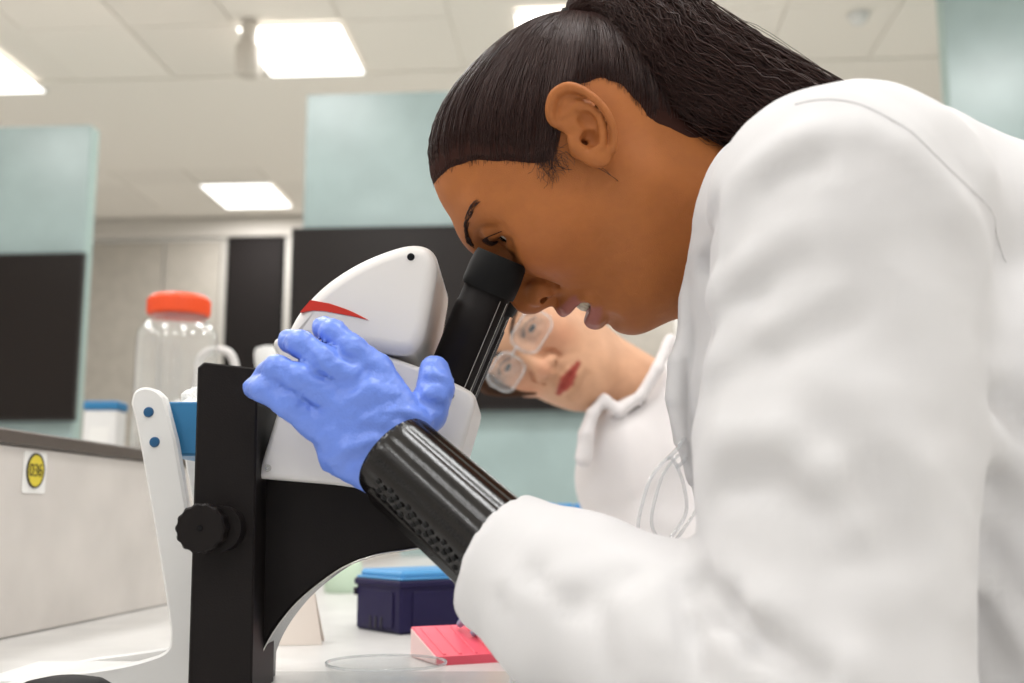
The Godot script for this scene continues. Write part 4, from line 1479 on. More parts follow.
func ponytail(t: Node3D, guide: Array, radii: Array, count: int, hair: Color) -> void:
	var g := Geo.new()
	var core := smooth(guide, 6)
	var cr := []
	for i in core.size():
		var q: float = float(i) / (core.size() - 1) * (radii.size() - 1)
		var lo_ := mini(int(q), radii.size() - 2)
		cr.append(lerpf(radii[lo_], radii[lo_ + 1], q - lo_))
	g.tint = hair
	var inner := []
	for r in cr:
		inner.append(r * 0.8)
	g.tube(PackedVector3Array(core), inner, 18)
	var noise := FastNoiseLite.new()
	noise.seed = 77
	noise.frequency = 9.0
	for n in count:
		var a := rng.randf() * TAU
		var q := sqrt(rng.randf_range(0.5, 1.0))
		var loose := n % 14 == 0
		var line := PackedVector3Array()
		var first := rng.randi_range(0, core.size() / 3) if rng.randf() < 0.4 else 0
		var last := core.size() - 1 - (rng.randi_range(0, core.size() / 2) if rng.randf() < 0.5 else 0)
		for i in range(first, last + 1):
			var tan_: Vector3 = (core[mini(i + 1, core.size() - 1)] - core[maxi(i - 1, 0)]).normalized()
			var up := (Vector3.UP - tan_ * tan_.y).normalized()
			var sd := tan_.cross(up)
			var swirl := a + 0.22 * noise.get_noise_2d(n * 3.7, i * 0.5) + 0.015 * i
			var rr: float = cr[i] * (q + (0.16 if loose else 0.03) * sin(i * 0.24 + n * 1.7) * (float(i) / core.size() + 0.2))
			line.append(core[i] + (up * cos(swirl) + sd * sin(swirl)) * rr)
		if line.size() < 3:
			continue
		g.tint = hair
		g.tube(line, 0.00042 if not loose else 0.00022, 3, false)
	part("ponytail", g.mesh(), M.hair, t)
	# soft tie round the root
	var tg := Geo.new()
	var ring := PackedVector3Array()
	var dir: Vector3 = (core[2] - core[0]).normalized()
	var u := dir.cross(Vector3(0, 0, 1)).normalized()
	var w := dir.cross(u)
	for i in 25:
		var aa := TAU * i / 24
		ring.append(core[1] + (u * cos(aa) + w * sin(aa)) * (cr[1] * 1.02))
	tg.tube(ring, 0.0035, 8, false)
	part("hair_tie", tg.mesh(), M.near_black, t)

func people() -> void:
	comb_hairline()
	looking_woman()
	goggled_woman()

func looking_woman() -> void:
	var t := thing("person", "person in white lab coat and blue glove looking into the microscope", "person")
	var tr := Transform3D(Vector3(-0.5639, -0.8156, -0.1294), Vector3(-0.8258, 0.5569, 0.0883), Vector3(0, 0.1567, -0.9876), Vector3(0.0415, 1.28, -0.7688))
	var hair := Color(0.040, 0.0195, 0.0140)
	head_of(t, tr, Color(0.42, 0.146, 0.045), Color(0.42, 0.150, 0.115), hair, true, Vector3(-0.090, 0.050, 0), 4200, M.iris, 0.35, 0.0024)
	ponytail(t, [Vector3(0.0506, 1.3726, -0.749), Vector3(0.0582, 1.3832, -0.7423), Vector3(0.0799, 1.3781, -0.738), Vector3(0.1092, 1.3492, -0.7375), Vector3(0.1437, 1.3185, -0.7373), Vector3(0.1898, 1.3019, -0.7501), Vector3(0.2452, 1.2862, -0.7779), Vector3(0.2963, 1.2546, -0.8133)], [0.013, 0.017, 0.029, 0.042, 0.046, 0.042, 0.038, 0.034], 1700, hair)
	var wg := Geo.new()
	wg.tint = hair
	for q in [[Vector3(0.0564, 1.2456, -0.6952), Vector3(0.0675, 1.2409, -0.7021), Vector3(0.0772, 1.2329, -0.7074), Vector3(0.0814, 1.2243, -0.7108), Vector3(0.089, 1.2209, -0.7133)], [Vector3(0.0513, 1.2514, -0.6963), Vector3(0.063, 1.2452, -0.7024), Vector3(0.0706, 1.2372, -0.7077), Vector3(0.0735, 1.2299, -0.7109)], [Vector3(0.0266, 1.2504, -0.7036), Vector3(0.024, 1.2451, -0.7065), Vector3(0.0274, 1.2408, -0.7082), Vector3(0.0333, 1.2424, -0.7069)], [Vector3(0.0219, 1.2517, -0.7034), Vector3(0.0173, 1.2467, -0.7072), Vector3(0.0207, 1.2407, -0.7102)], [Vector3(0.0285, 1.2543, -0.7009), Vector3(0.0325, 1.2478, -0.702), Vector3(0.0398, 1.2465, -0.7022)], [Vector3(0.0863, 1.2825, -0.7096), Vector3(0.0944, 1.2638, -0.7126), Vector3(0.1057, 1.2501, -0.7178), Vector3(0.1145, 1.2395, -0.7246)], [Vector3(0.1005, 1.2776, -0.7155), Vector3(0.1059, 1.2655, -0.7174), Vector3(0.1176, 1.2536, -0.7243)]]:
		wg.tube(PackedVector3Array(smooth(q, 5)), 0.00022, 4, false)
	for i in 150:
		# short growth before the ear and along the temple
		var x := rng.randf()
		var p := (Vector3(0.0415, 0.0342, -0.052)).lerp(Vector3(0.0204, 0.001, -0.072), x) + Vector3(rng.randf_range(-0.001, 0.005), rng.randf_range(-0.003, 0.003), 0.0)
		var line := PackedVector3Array()
		for k in 4:
			line.append(tr * (p + Vector3(-0.0035 * k + 0.001 * sin(i * 1.7), 0.0022 * k, -0.0005)))
		wg.tube(line, 0.00024, 3, false)
	for i in 80:
		# curls in front of the ear
		var p: Vector3 = (Vector3(0.0209, 0.0135, -0.072)).lerp(Vector3(0.0222, -0.0034, -0.072), rng.randf()) + (Vector3(0.0079, 0.0063, -0.072) - Vector3(0.0309, 0.0026, -0.071)) * rng.randf_range(-0.45, 0.45)
		var dir := Vector3(rng.randf_range(-0.3, 1.0), rng.randf_range(-1.0, 0.2), 0.0).normalized() * rng.randf_range(0.006, 0.011)
		var side := Vector3(-dir.y, dir.x, 0.0) * rng.randf_range(-0.5, 0.5)
		wg.tube(PackedVector3Array([tr * p, tr * (p + dir * 0.35 + side * 0.6), tr * (p + dir * 0.7 + side), tr * (p + dir + side * 0.8)]), 0.00017, 3, false)
	part("loose_hair", wg.mesh(), M.hair, t).set_meta("kind", "stuff")
	coat_one(t)
	glove(t)
	plain_hand(t, "glove", M.nitrile, Vector3(0.150, 0.940, -1.010), Vector3(-0.96, -0.24, 0.0), Vector3(0, 0, 1))
	forearm_cover(t)

func onto(f: Field, p: Vector3, post = null) -> Vector3:
	# the nearest point of the cloth
	var all := f.every()
	for it in 4:
		var g := f.slope(p, all, post, 0.002)
		var v := f.value(p, all)
		if post != null:
			v = post.call(p, v)
		p -= g.normalized() * v
	return p

func coat_one(t: Node3D) -> void:
	var f := Field.new()
	f.chain([Vector3(0.1942, 1.187, -0.581), Vector3(0.1814, 1.1784, -0.5763), Vector3(0.1654, 1.0586, -0.5659), Vector3(0.1527, 0.9238, -0.5468)], [0.064, 0.0715, 0.069, 0.064], 0.01)
	f.chain([Vector3(0.1503, 0.9238, -0.5418), Vector3(0.0819, 0.9514, -0.588), Vector3(0.0347, 0.9717, -0.6202), Vector3(-0.0069, 0.995, -0.6439), Vector3(-0.0222, 1.0056, -0.6523)], [0.06, 0.054, 0.0485, 0.0385, 0.0362], 0.012)
	f.chain([Vector3(0.1821, 1.1892, -0.6009), Vector3(0.1737, 1.206, -0.6792), Vector3(0.1839, 1.2172, -0.7686)], [0.06, 0.055, 0.05], 0.022)
	f.chain([Vector3(0.2251, 1.187, -0.6367), Vector3(0.3017, 1.1488, -0.6681), Vector3(0.4965, 1.0705, -0.7412)], [0.078, 0.092, 0.14], 0.016)
	f.chain([Vector3(0.2716, 1.0851, -0.6225), Vector3(0.3101, 0.9143, -0.6648)], [0.08, 0.11], 0.02)
	f.chain([Vector3(0.2199, 1.2055, -0.8211), Vector3(0.3815, 1.1482, -0.8504), Vector3(0.5904, 1.0563, -0.8852)], [0.075, 0.1, 0.15], 0.03)
	f.chain([Vector3(0.1586, 1.1747, -0.6994), Vector3(0.1629, 1.0929, -0.6972), Vector3(0.1807, 0.9927, -0.703), Vector3(0.2342, 0.8415, -0.7371)], [0.044, 0.045, 0.055, 0.1], 0.02)
	f.chain([Vector3(0.1443, 1.2642, -0.7055), Vector3(0.1292, 1.2452, -0.6983), Vector3(0.1217, 1.221, -0.6971), Vector3(0.1183, 1.1908, -0.6969), Vector3(0.1196, 1.1587, -0.7019), Vector3(0.1159, 1.1338, -0.7029)], [0.008, 0.009, 0.009, 0.009, 0.009, 0.008], 0.003)
	f.chain([Vector3(0.1159, 1.1338, -0.7029), Vector3(0.1088, 1.1179, -0.7013), Vector3(0.1075, 1.0933, -0.7012), Vector3(0.1101, 1.0678, -0.7012), Vector3(0.1152, 1.0456, -0.7006), Vector3(0.1208, 1.0275, -0.6995)], [0.008, 0.0075, 0.0075, 0.007, 0.006, 0.0045], 0.003)
	# open cuff
	var cuff := Vector3(-0.0075, 0.9978, -0.6444)
	var out := (Vector3(-0.0222, 1.0056, -0.6523) - Vector3(0.0321, 0.9785, -0.6222)).normalized()
	f.cut(cuff, out, 0.004)
	# folds of the sleeve
	f.folds([Vector3(0.1043, 1.1313, -0.5662), Vector3(0.116, 1.142, -0.5352), Vector3(0.1303, 1.1526, -0.5206)], 0.0035, 0.010)
	f.folds([Vector3(0.1046, 1.1203, -0.5552), Vector3(0.1191, 1.1303, -0.5282), Vector3(0.1375, 1.1389, -0.5131)], -0.0035, 0.010)
	f.folds([Vector3(0.101, 1.0947, -0.5535), Vector3(0.1234, 1.1079, -0.5189), Vector3(0.1497, 1.1212, -0.5049)], 0.0032, 0.010)
	f.folds([Vector3(0.1006, 1.083, -0.5447), Vector3(0.1235, 1.0979, -0.5166), Vector3(0.1524, 1.1108, -0.503)], -0.0032, 0.011)
	f.folds([Vector3(0.1269, 1.1825, -0.5263), Vector3(0.1454, 1.1904, -0.5128)], -0.0055, 0.010)
	f.folds([Vector3(0.1213, 1.1927, -0.5356), Vector3(0.1414, 1.2009, -0.5182), Vector3(0.1633, 1.2032, -0.509)], 0.0035, 0.011)
	f.folds([Vector3(0.1214, 1.1487, -0.5293), Vector3(0.1426, 1.1533, -0.5119), Vector3(0.1687, 1.1559, -0.5032)], 0.0025, 0.014)
	f.folds([Vector3(0.1077, 1.18, -0.5682), Vector3(0.1202, 1.1706, -0.6664), Vector3(0.1018, 1.1112, -0.5702)], -0.0045, 0.008)
	f.folds([Vector3(0.111, 1.1794, -0.5526), Vector3(0.1066, 1.1349, -0.5551), Vector3(0.1028, 1.0977, -0.549)], 0.0030, 0.010)
	f.folds([Vector3(0.0957, 1.0386, -0.5493), Vector3(0.1036, 1.0541, -0.529), Vector3(0.1215, 1.0547, -0.5089), Vector3(0.1395, 1.0382, -0.4982), Vector3(0.1504, 1.0174, -0.4931)], 0.0040, 0.013)
	f.folds([Vector3(0.0984, 1.0277, -0.5384), Vector3(0.1076, 1.0396, -0.5224), Vector3(0.1208, 1.0391, -0.5086), Vector3(0.1337, 1.0235, -0.499), Vector3(0.1422, 1.0026, -0.493)], -0.0040, 0.012)
	f.folds([Vector3(0.1459, 1.0584, -0.4969), Vector3(0.1605, 1.0358, -0.4939), Vector3(0.1693, 1.007, -0.4919)], -0.0030, 0.015)
	f.folds([Vector3(0.1615, 1.0672, -0.4951), Vector3(0.1782, 1.0403, -0.4955), Vector3(0.1857, 1.0095, -0.4965)], 0.0025, 0.018)
	f.folds([Vector3(0.0917, 0.9879, -0.5371), Vector3(0.1002, 0.9764, -0.5186), Vector3(0.1097, 0.9667, -0.5051), Vector3(0.1287, 0.9522, -0.4886)], -0.0085, 0.009)
	f.folds([Vector3(0.0966, 0.9956, -0.5338), Vector3(0.1114, 0.9783, -0.5069), Vector3(0.1387, 0.9574, -0.4868)], 0.0050, 0.013)
	f.folds([Vector3(0.0886, 0.9781, -0.5314), Vector3(0.1008, 0.9646, -0.5122), Vector3(0.1129, 0.9526, -0.4979)], 0.0040, 0.010)
	f.folds([Vector3(0.0806, 0.9876, -0.5426), Vector3(0.0825, 0.9675, -0.5276), Vector3(0.086, 0.949, -0.518)], -0.0045, 0.008)
	f.folds([Vector3(0.0723, 0.9848, -0.5423), Vector3(0.0729, 0.9627, -0.5298), Vector3(0.0756, 0.9472, -0.5248)], 0.0035, 0.010)
	f.folds([Vector3(0.0113, 0.989, -0.5782), Vector3(0.0281, 0.9784, -0.5654)], -0.0035, 0.008)
	f.folds([Vector3(0.0244, 0.9889, -0.5712), Vector3(0.0506, 0.998, -0.5671)], 0.0030, 0.010)
	f.folds([Vector3(0.0313, 0.9729, -0.5613), Vector3(0.0557, 0.9889, -0.5534)], -0.0028, 0.009)
	f.folds([Vector3(0.0429, 0.9723, -0.551), Vector3(0.0477, 0.9484, -0.5426)], -0.0035, 0.009)
	f.folds([Vector3(0.0568, 0.9753, -0.5429), Vector3(0.0627, 0.9479, -0.5326)], 0.0030, 0.011)
	f.folds([Vector3(0.0148, 1.0075, -0.5892), Vector3(0.0404, 1.0052, -0.5788)], 0.0025, 0.012)
	f.folds([Vector3(-0.0068, 0.9766, -0.5896), Vector3(-0.0047, 0.9707, -0.5873)], -0.0030, 0.006)
	# folds of the back and flank
	f.folds([Vector3(0.2428, 1.076, -0.5452), Vector3(0.2533, 1.0652, -0.5471)], -0.0060, 0.009)
	f.folds([Vector3(0.2409, 1.0574, -0.5485), Vector3(0.2533, 1.0426, -0.5506)], 0.0040, 0.011)
	f.folds([Vector3(0.2405, 1.0377, -0.5529), Vector3(0.2531, 1.0205, -0.5538)], -0.0055, 0.010)
	f.folds([Vector3(0.239, 1.0056, -0.5615), Vector3(0.253, 0.9788, -0.5601)], -0.0060, 0.009)
	f.folds([Vector3(0.2377, 0.9907, -0.5655), Vector3(0.2506, 0.959, -0.5646)], 0.0040, 0.011)
	f.folds([Vector3(0.2365, 0.9731, -0.5704), Vector3(0.2479, 0.944, -0.5688)], -0.0055, 0.009)
	f.folds([Vector3(0.1875, 1.1924, -0.5039), Vector3(0.215, 1.1674, -0.5112), Vector3(0.2338, 1.144, -0.5309)], 0.0020, 0.012)
	# sleeve of the far arm, resting on the bench edge
	f.chain([Vector3(0.21, 1.12, -0.95), Vector3(0.27, 0.985, -1.02), Vector3(0.165, 0.948, -1.01)], [0.062, 0.052, 0.038], 0.02)
	# waist and skirt of the coat, down to the knee
	f.chain([Vector3(0.47, 1.02, -0.70), Vector3(0.52, 0.80, -0.70), Vector3(0.54, 0.52, -0.69)], [0.13, 0.14, 0.15], 0.05)
	f.chain([Vector3(0.47, 1.02, -0.84), Vector3(0.52, 0.80, -0.85), Vector3(0.54, 0.52, -0.86)], [0.13, 0.14, 0.15], 0.05)
	f.cut(Vector3(0.5, 0.5, -0.7), Vector3(0, -1, 0), 0.006)
	var g := Geo.new()
	var soft := FastNoiseLite.new()
	soft.seed = 8
	soft.frequency = 1.0
	soft.fractal_octaves = 2
	var sharp := FastNoiseLite.new()
	sharp.seed = 15
	sharp.frequency = 1.0
	sharp.fractal_type = FastNoiseLite.FRACTAL_RIDGED
	sharp.fractal_octaves = 2
	var rumple := func(p: Vector3, v: float) -> float:
		return v + 0.0022 * soft.get_noise_3d(p.x * 9.0 + p.y * 5.0, p.y * 15.0 - p.x * 7.0, p.z * 9.0) - 0.0009 * sharp.get_noise_3d(p.x * 7.0 - p.y * 4.0, p.y * 13.0 + p.x * 8.0, p.z * 6.0)
	f.into(g, 0.0055, Vector3(-0.08, 0.80, -1.09), Vector3(0.43, 1.30, -0.42), null, rumple)
	var g2 := Geo.new()
	var coat := part("lab_coat", g.mesh(), M.coat, t)
	f.into(g2, 0.014, Vector3(0.4252, 0.44, -1.10), Vector3(0.75, 1.36, -0.40))
	part("coat_skirt", g2.mesh(), M.coat, t)
	# armhole seam
	var line := []
	for q in smooth([Vector3(0.1443, 1.2275, -0.5351), Vector3(0.1626, 1.2227, -0.5201), Vector3(0.1789, 1.2131, -0.5109), Vector3(0.2006, 1.1935, -0.5071), Vector3(0.223, 1.1768, -0.5175), Vector3(0.2528, 1.1644, -0.5564), Vector3(0.2598, 1.1519, -0.5648)], 5):
		line.append(onto(f, q, rumple))
	part("seam", tubem(line, 0.0007, 6), M.coat, coat)
	# legs and shoes
	legs(t, Vector3(0.54, 0.56, -0.70), Vector3(0.54, 0.56, -0.86), 0.075)

func legs(t: Node3D, a: Vector3, b: Vector3, r: float) -> void:
	for p in [a, b]:
		var f := Field.new()
		f.chain([p, Vector3(p.x + 0.01, 0.45, p.z), Vector3(p.x + 0.03, 0.09, p.z)], [r, r * 0.8, r * 0.62], 0.03)
		f.cut(Vector3(0, 0.07, 0), Vector3(0, -1, 0), 0.004)
		var g := Geo.new()
		f.into(g, 0.012, p + Vector3(-0.11, -0.52, -0.1), p + Vector3(0.13, 0.1, 0.1))
		part("trouser_leg", g.mesh(), M.trousers, t)
		var s := Field.new()
		s.chain([Vector3(p.x + 0.06, 0.045, p.z), Vector3(p.x - 0.05, 0.04, p.z), Vector3(p.x - 0.14, 0.03, p.z)], [0.042, 0.04, 0.032], 0.02)
		s.cut(Vector3(0, 0.002, 0), Vector3(0, -1, 0), 0.004)
		var sg := Geo.new()
		s.into(sg, 0.01, Vector3(p.x - 0.2, -0.01, p.z - 0.06), Vector3(p.x + 0.13, 0.1, p.z + 0.06))
		part("shoe", sg.mesh(), M.shoe, t)

func glove(t: Node3D) -> void:
	var f := Field.new()
	f.chain([Vector3(-0.0652, 1.0795, -0.6892), Vector3(-0.0848, 1.1125, -0.69)], [0.0125, 0.009], 0.01)
	f.chain([Vector3(-0.0688, 1.0694, -0.6888), Vector3(-0.1004, 1.1067, -0.6849)], [0.0125, 0.0092], 0.01)
	f.chain([Vector3(-0.0723, 1.0594, -0.6883), Vector3(-0.1138, 1.0941, -0.6848)], [0.0125, 0.0092], 0.01)
	f.chain([Vector3(-0.0756, 1.0482, -0.6861), Vector3(-0.1251, 1.0774, -0.6875)], [0.0125, 0.009], 0.01)
	f.chain([Vector3(-0.0912, 1.0876, -0.695), Vector3(-0.1087, 1.0768, -0.6947)], [0.014, 0.013], 0.012)
	f.chain([Vector3(-0.0787, 1.0396, -0.6874), Vector3(-0.111, 1.0559, -0.6929)], [0.01, 0.01], 0.012)
	f.chain([Vector3(-0.0848, 1.1125, -0.69), Vector3(-0.1009, 1.1241, -0.6862), Vector3(-0.1133, 1.135, -0.6905), Vector3(-0.1215, 1.14, -0.7009)], [0.0092, 0.0088, 0.0083, 0.0078], 0.0035)
	f.chain([Vector3(-0.1004, 1.1067, -0.6849), Vector3(-0.1187, 1.1168, -0.6802), Vector3(-0.1329, 1.127, -0.6847), Vector3(-0.1425, 1.1309, -0.6972)], [0.0094, 0.0089, 0.0086, 0.008], 0.0035)
	f.chain([Vector3(-0.1138, 1.0941, -0.6848), Vector3(-0.1316, 1.1046, -0.6781), Vector3(-0.1468, 1.1107, -0.6812), Vector3(-0.1557, 1.1091, -0.6936)], [0.0094, 0.0088, 0.0085, 0.008], 0.0035)
	f.chain([Vector3(-0.1251, 1.0774, -0.6875), Vector3(-0.1399, 1.0894, -0.6815), Vector3(-0.1547, 1.0982, -0.6822), Vector3(-0.1626, 1.1, -0.692)], [0.0092, 0.0086, 0.0081, 0.0075], 0.0035)
	f.chain([Vector3(-0.0662, 1.0703, -0.7008), Vector3(-0.0538, 1.0857, -0.7024), Vector3(-0.0488, 1.1011, -0.702), Vector3(-0.0504, 1.1132, -0.7051)], [0.013, 0.0112, 0.0105, 0.0098], 0.008)
	# creases of the thin rubber
	f.folds([Vector3(-0.0753, 1.0907, -0.6764), Vector3(-0.0922, 1.0844, -0.6746), Vector3(-0.1056, 1.071, -0.676)], -0.0012, 0.0035)
	f.folds([Vector3(-0.0719, 1.0959, -0.6785), Vector3(-0.0866, 1.0994, -0.6765), Vector3(-0.0987, 1.0931, -0.6756)], 0.0011, 0.004)
	f.folds([Vector3(-0.0857, 1.066, -0.6747), Vector3(-0.1017, 1.0611, -0.6759), Vector3(-0.1122, 1.0529, -0.6816)], 0.0013, 0.004)
	f.folds([Vector3(-0.0818, 1.0586, -0.6738), Vector3(-0.0979, 1.0526, -0.6762), Vector3(-0.1048, 1.0456, -0.6825)], -0.0013, 0.0035)
	f.folds([Vector3(-0.0785, 1.0721, -0.6744), Vector3(-0.0933, 1.0734, -0.6753)], -0.0012, 0.003)
	f.folds([Vector3(-0.0897, 1.1098, -0.6793), Vector3(-0.0989, 1.0981, -0.676)], -0.0014, 0.003)
	f.folds([Vector3(-0.1033, 1.1019, -0.6759), Vector3(-0.1086, 1.0931, -0.6754)], -0.0014, 0.003)
	f.folds([Vector3(-0.1068, 1.1182, -0.6762), Vector3(-0.0995, 1.1146, -0.6774)], -0.0013, 0.0028)
	f.folds([Vector3(-0.1276, 1.1216, -0.6738), Vector3(-0.122, 1.1137, -0.6716)], -0.0013, 0.0028)
	f.folds([Vector3(-0.1171, 1.1125, -0.6715), Vector3(-0.1113, 1.1067, -0.6751)], 0.0012, 0.003)
	f.folds([Vector3(-0.1402, 1.1081, -0.671), Vector3(-0.1348, 1.1011, -0.6697)], -0.0013, 0.0028)
	f.folds([Vector3(-0.1479, 1.0979, -0.6742), Vector3(-0.1411, 1.0878, -0.6723)], -0.0012, 0.0028)
	f.folds([Vector3(-0.1299, 1.0933, -0.6774), Vector3(-0.1198, 1.0895, -0.6768)], 0.0012, 0.003)
	f.folds([Vector3(-0.1195, 1.0723, -0.6775), Vector3(-0.0996, 1.0844, -0.6748)], -0.0010, 0.0035)
	f.folds([Vector3(-0.0551, 1.1051, -0.6918), Vector3(-0.0418, 1.1025, -0.6917)], -0.0018, 0.0028)
	f.folds([Vector3(-0.0542, 1.0972, -0.6899), Vector3(-0.043, 1.0937, -0.6923)], 0.0015, 0.003)
	f.folds([Vector3(-0.0576, 1.0905, -0.6865), Vector3(-0.0454, 1.0873, -0.6918)], -0.0018, 0.003)
	f.folds([Vector3(-0.063, 1.0846, -0.6774), Vector3(-0.0513, 1.0781, -0.6877)], 0.0014, 0.003)
	f.folds([Vector3(-0.0688, 1.0795, -0.6749), Vector3(-0.0568, 1.0725, -0.6795)], -0.0015, 0.003)
	f.folds([Vector3(-0.0534, 1.1104, -0.6933), Vector3(-0.0456, 1.1083, -0.6919)], 0.0012, 0.0025)
	var g := Geo.new()
	var crease := FastNoiseLite.new()
	crease.seed = 5
	crease.frequency = 1.0
	crease.fractal_type = FastNoiseLite.FRACTAL_RIDGED
	crease.fractal_octaves = 2
	var wrinkle := func(p: Vector3, v: float) -> float:
		return v + 0.0005 * crease.get_noise_3d(p.x * 62.0 + p.y * 30.0, p.y * 95.0 - p.x * 45.0, p.z * 70.0)
	f.into(g, 0.0022, Vector3(-0.19, 0.98, -0.76), Vector3(-0.01, 1.15, -0.62), null, wrinkle)
	part("glove", g.mesh(), M.nitrile, t)

func plain_hand(t: Node3D, n: String, m: Material, w: Vector3, fwd: Vector3, thumb: Vector3) -> void:
	# a relaxed hand: palm, four fingers of unequal length bent at the knuckles, thumb from the side of the palm
	var f := Field.new()
	fwd = fwd.normalized()
	thumb = (thumb - fwd * thumb.dot(fwd)).normalized()
	var down := fwd.cross(thumb)
	if down.y > 0.0:
		down = -down
	var len_ := [0.066, 0.074, 0.069, 0.054]
	for i in 4:
		var k: Vector3 = w + fwd * (0.082 - 0.004 * i) + thumb * (0.027 - 0.018 * i)
		f.cone(w + thumb * (0.016 - 0.011 * i), k, 0.013, 0.0095, 0.012)
		var a: Vector3 = k + (fwd * 0.93 + down * 0.25) * len_[i] * 0.5
		var b: Vector3 = a + (fwd * 0.75 + down * 0.6) * len_[i] * 0.32
		f.chain([k, a, b, b + (fwd * 0.5 + down * 0.8) * len_[i] * 0.22], [0.0095, 0.0085, 0.008, 0.007], 0.003)
	f.chain([w + fwd * 0.02 + thumb * 0.02, w + fwd * 0.045 + thumb * 0.044, w + fwd * 0.075 + thumb * 0.052 + down * 0.008], [0.013, 0.0105, 0.0085], 0.008)
	var g := Geo.new()
	f.into(g, 0.005, w - Vector3.ONE * 0.19, w + Vector3.ONE * 0.19)
	part(n, g.mesh(), m, t)

func forearm_cover(t: Node3D) -> void:
	var a := Vector3(-0.0723, 1.0569, -0.6766)
	var b := Vector3(0.0045, 0.9897, -0.6376)
	var d := (b - a).normalized()
	var u := (Vector3(0, 0, 1) - d * d.z).normalized()
	var w := d.cross(u)
	var g := Geo.new()
	var L := a.distance_to(b)
	var ringn := 120
	var rows := [[0.0, 0.0262], [0.0, 0.0282], [0.003, 0.0290], [0.008, 0.0282], [L * 0.4, 0.0292], [L, 0.031]]
	for i in rows.size():
		for j in ringn:
			var th := TAU * j / ringn
			var rib := 0.0011 * pow(absf(cos(th * 7.0)), 0.7) if i >= 3 else 0.0
			var dr := u * cos(th) + w * sin(th)
			g.vert(a + d * rows[i][0] + dr * (rows[i][1] - 0.0008 + rib), dr)
	for i in rows.size() - 1:
		for j in ringn:
			var j2 := (j + 1) % ringn
			g.quad(i * ringn + j, i * ringn + j2, (i + 1) * ringn + j2, (i + 1) * ringn + j)
	var st := SurfaceTool.new()
	st.create_from(g.mesh(), 0)
	st.generate_normals()
	var sl := part("forearm_sleeve", st.commit(), M.sleeve_black, t)
	# two rows of small holes and a flat strip along the underside
	var hg := Geo.new()
	for i in 17:
		for row in 2:
			var th := 0.62 + 0.17 * row + 0.05 * sin(i * 2.1)
			var dr := u * cos(th) + w * sin(th)
			var at := a + d * (0.016 + 0.0052 * i + 0.0026 * row) + dr * (0.0290 + 0.0026 * i / 16.0)
			hg.ball(at, Vector3(0.0011, 0.0019, 0.0016), Basis(dr, d, dr.cross(d)), 10)
	part("perforation", hg.mesh(), M.sleeve_hole, sl).set_meta("kind", "stuff")
	var th2 := 1.08
	var d2 := u * cos(th2) + w * sin(th2)
	var fg := Geo.new()
	fg.box(Vector3(-0.0022, 0.012, -0.0055), Vector3(0.0016, L * 0.9, 0.0055), 0.0008, Basis(d2, d, d2.cross(d)), a + d2 * 0.0292)
	part("flat_strip", fg.mesh(), M.sleeve_black, sl)

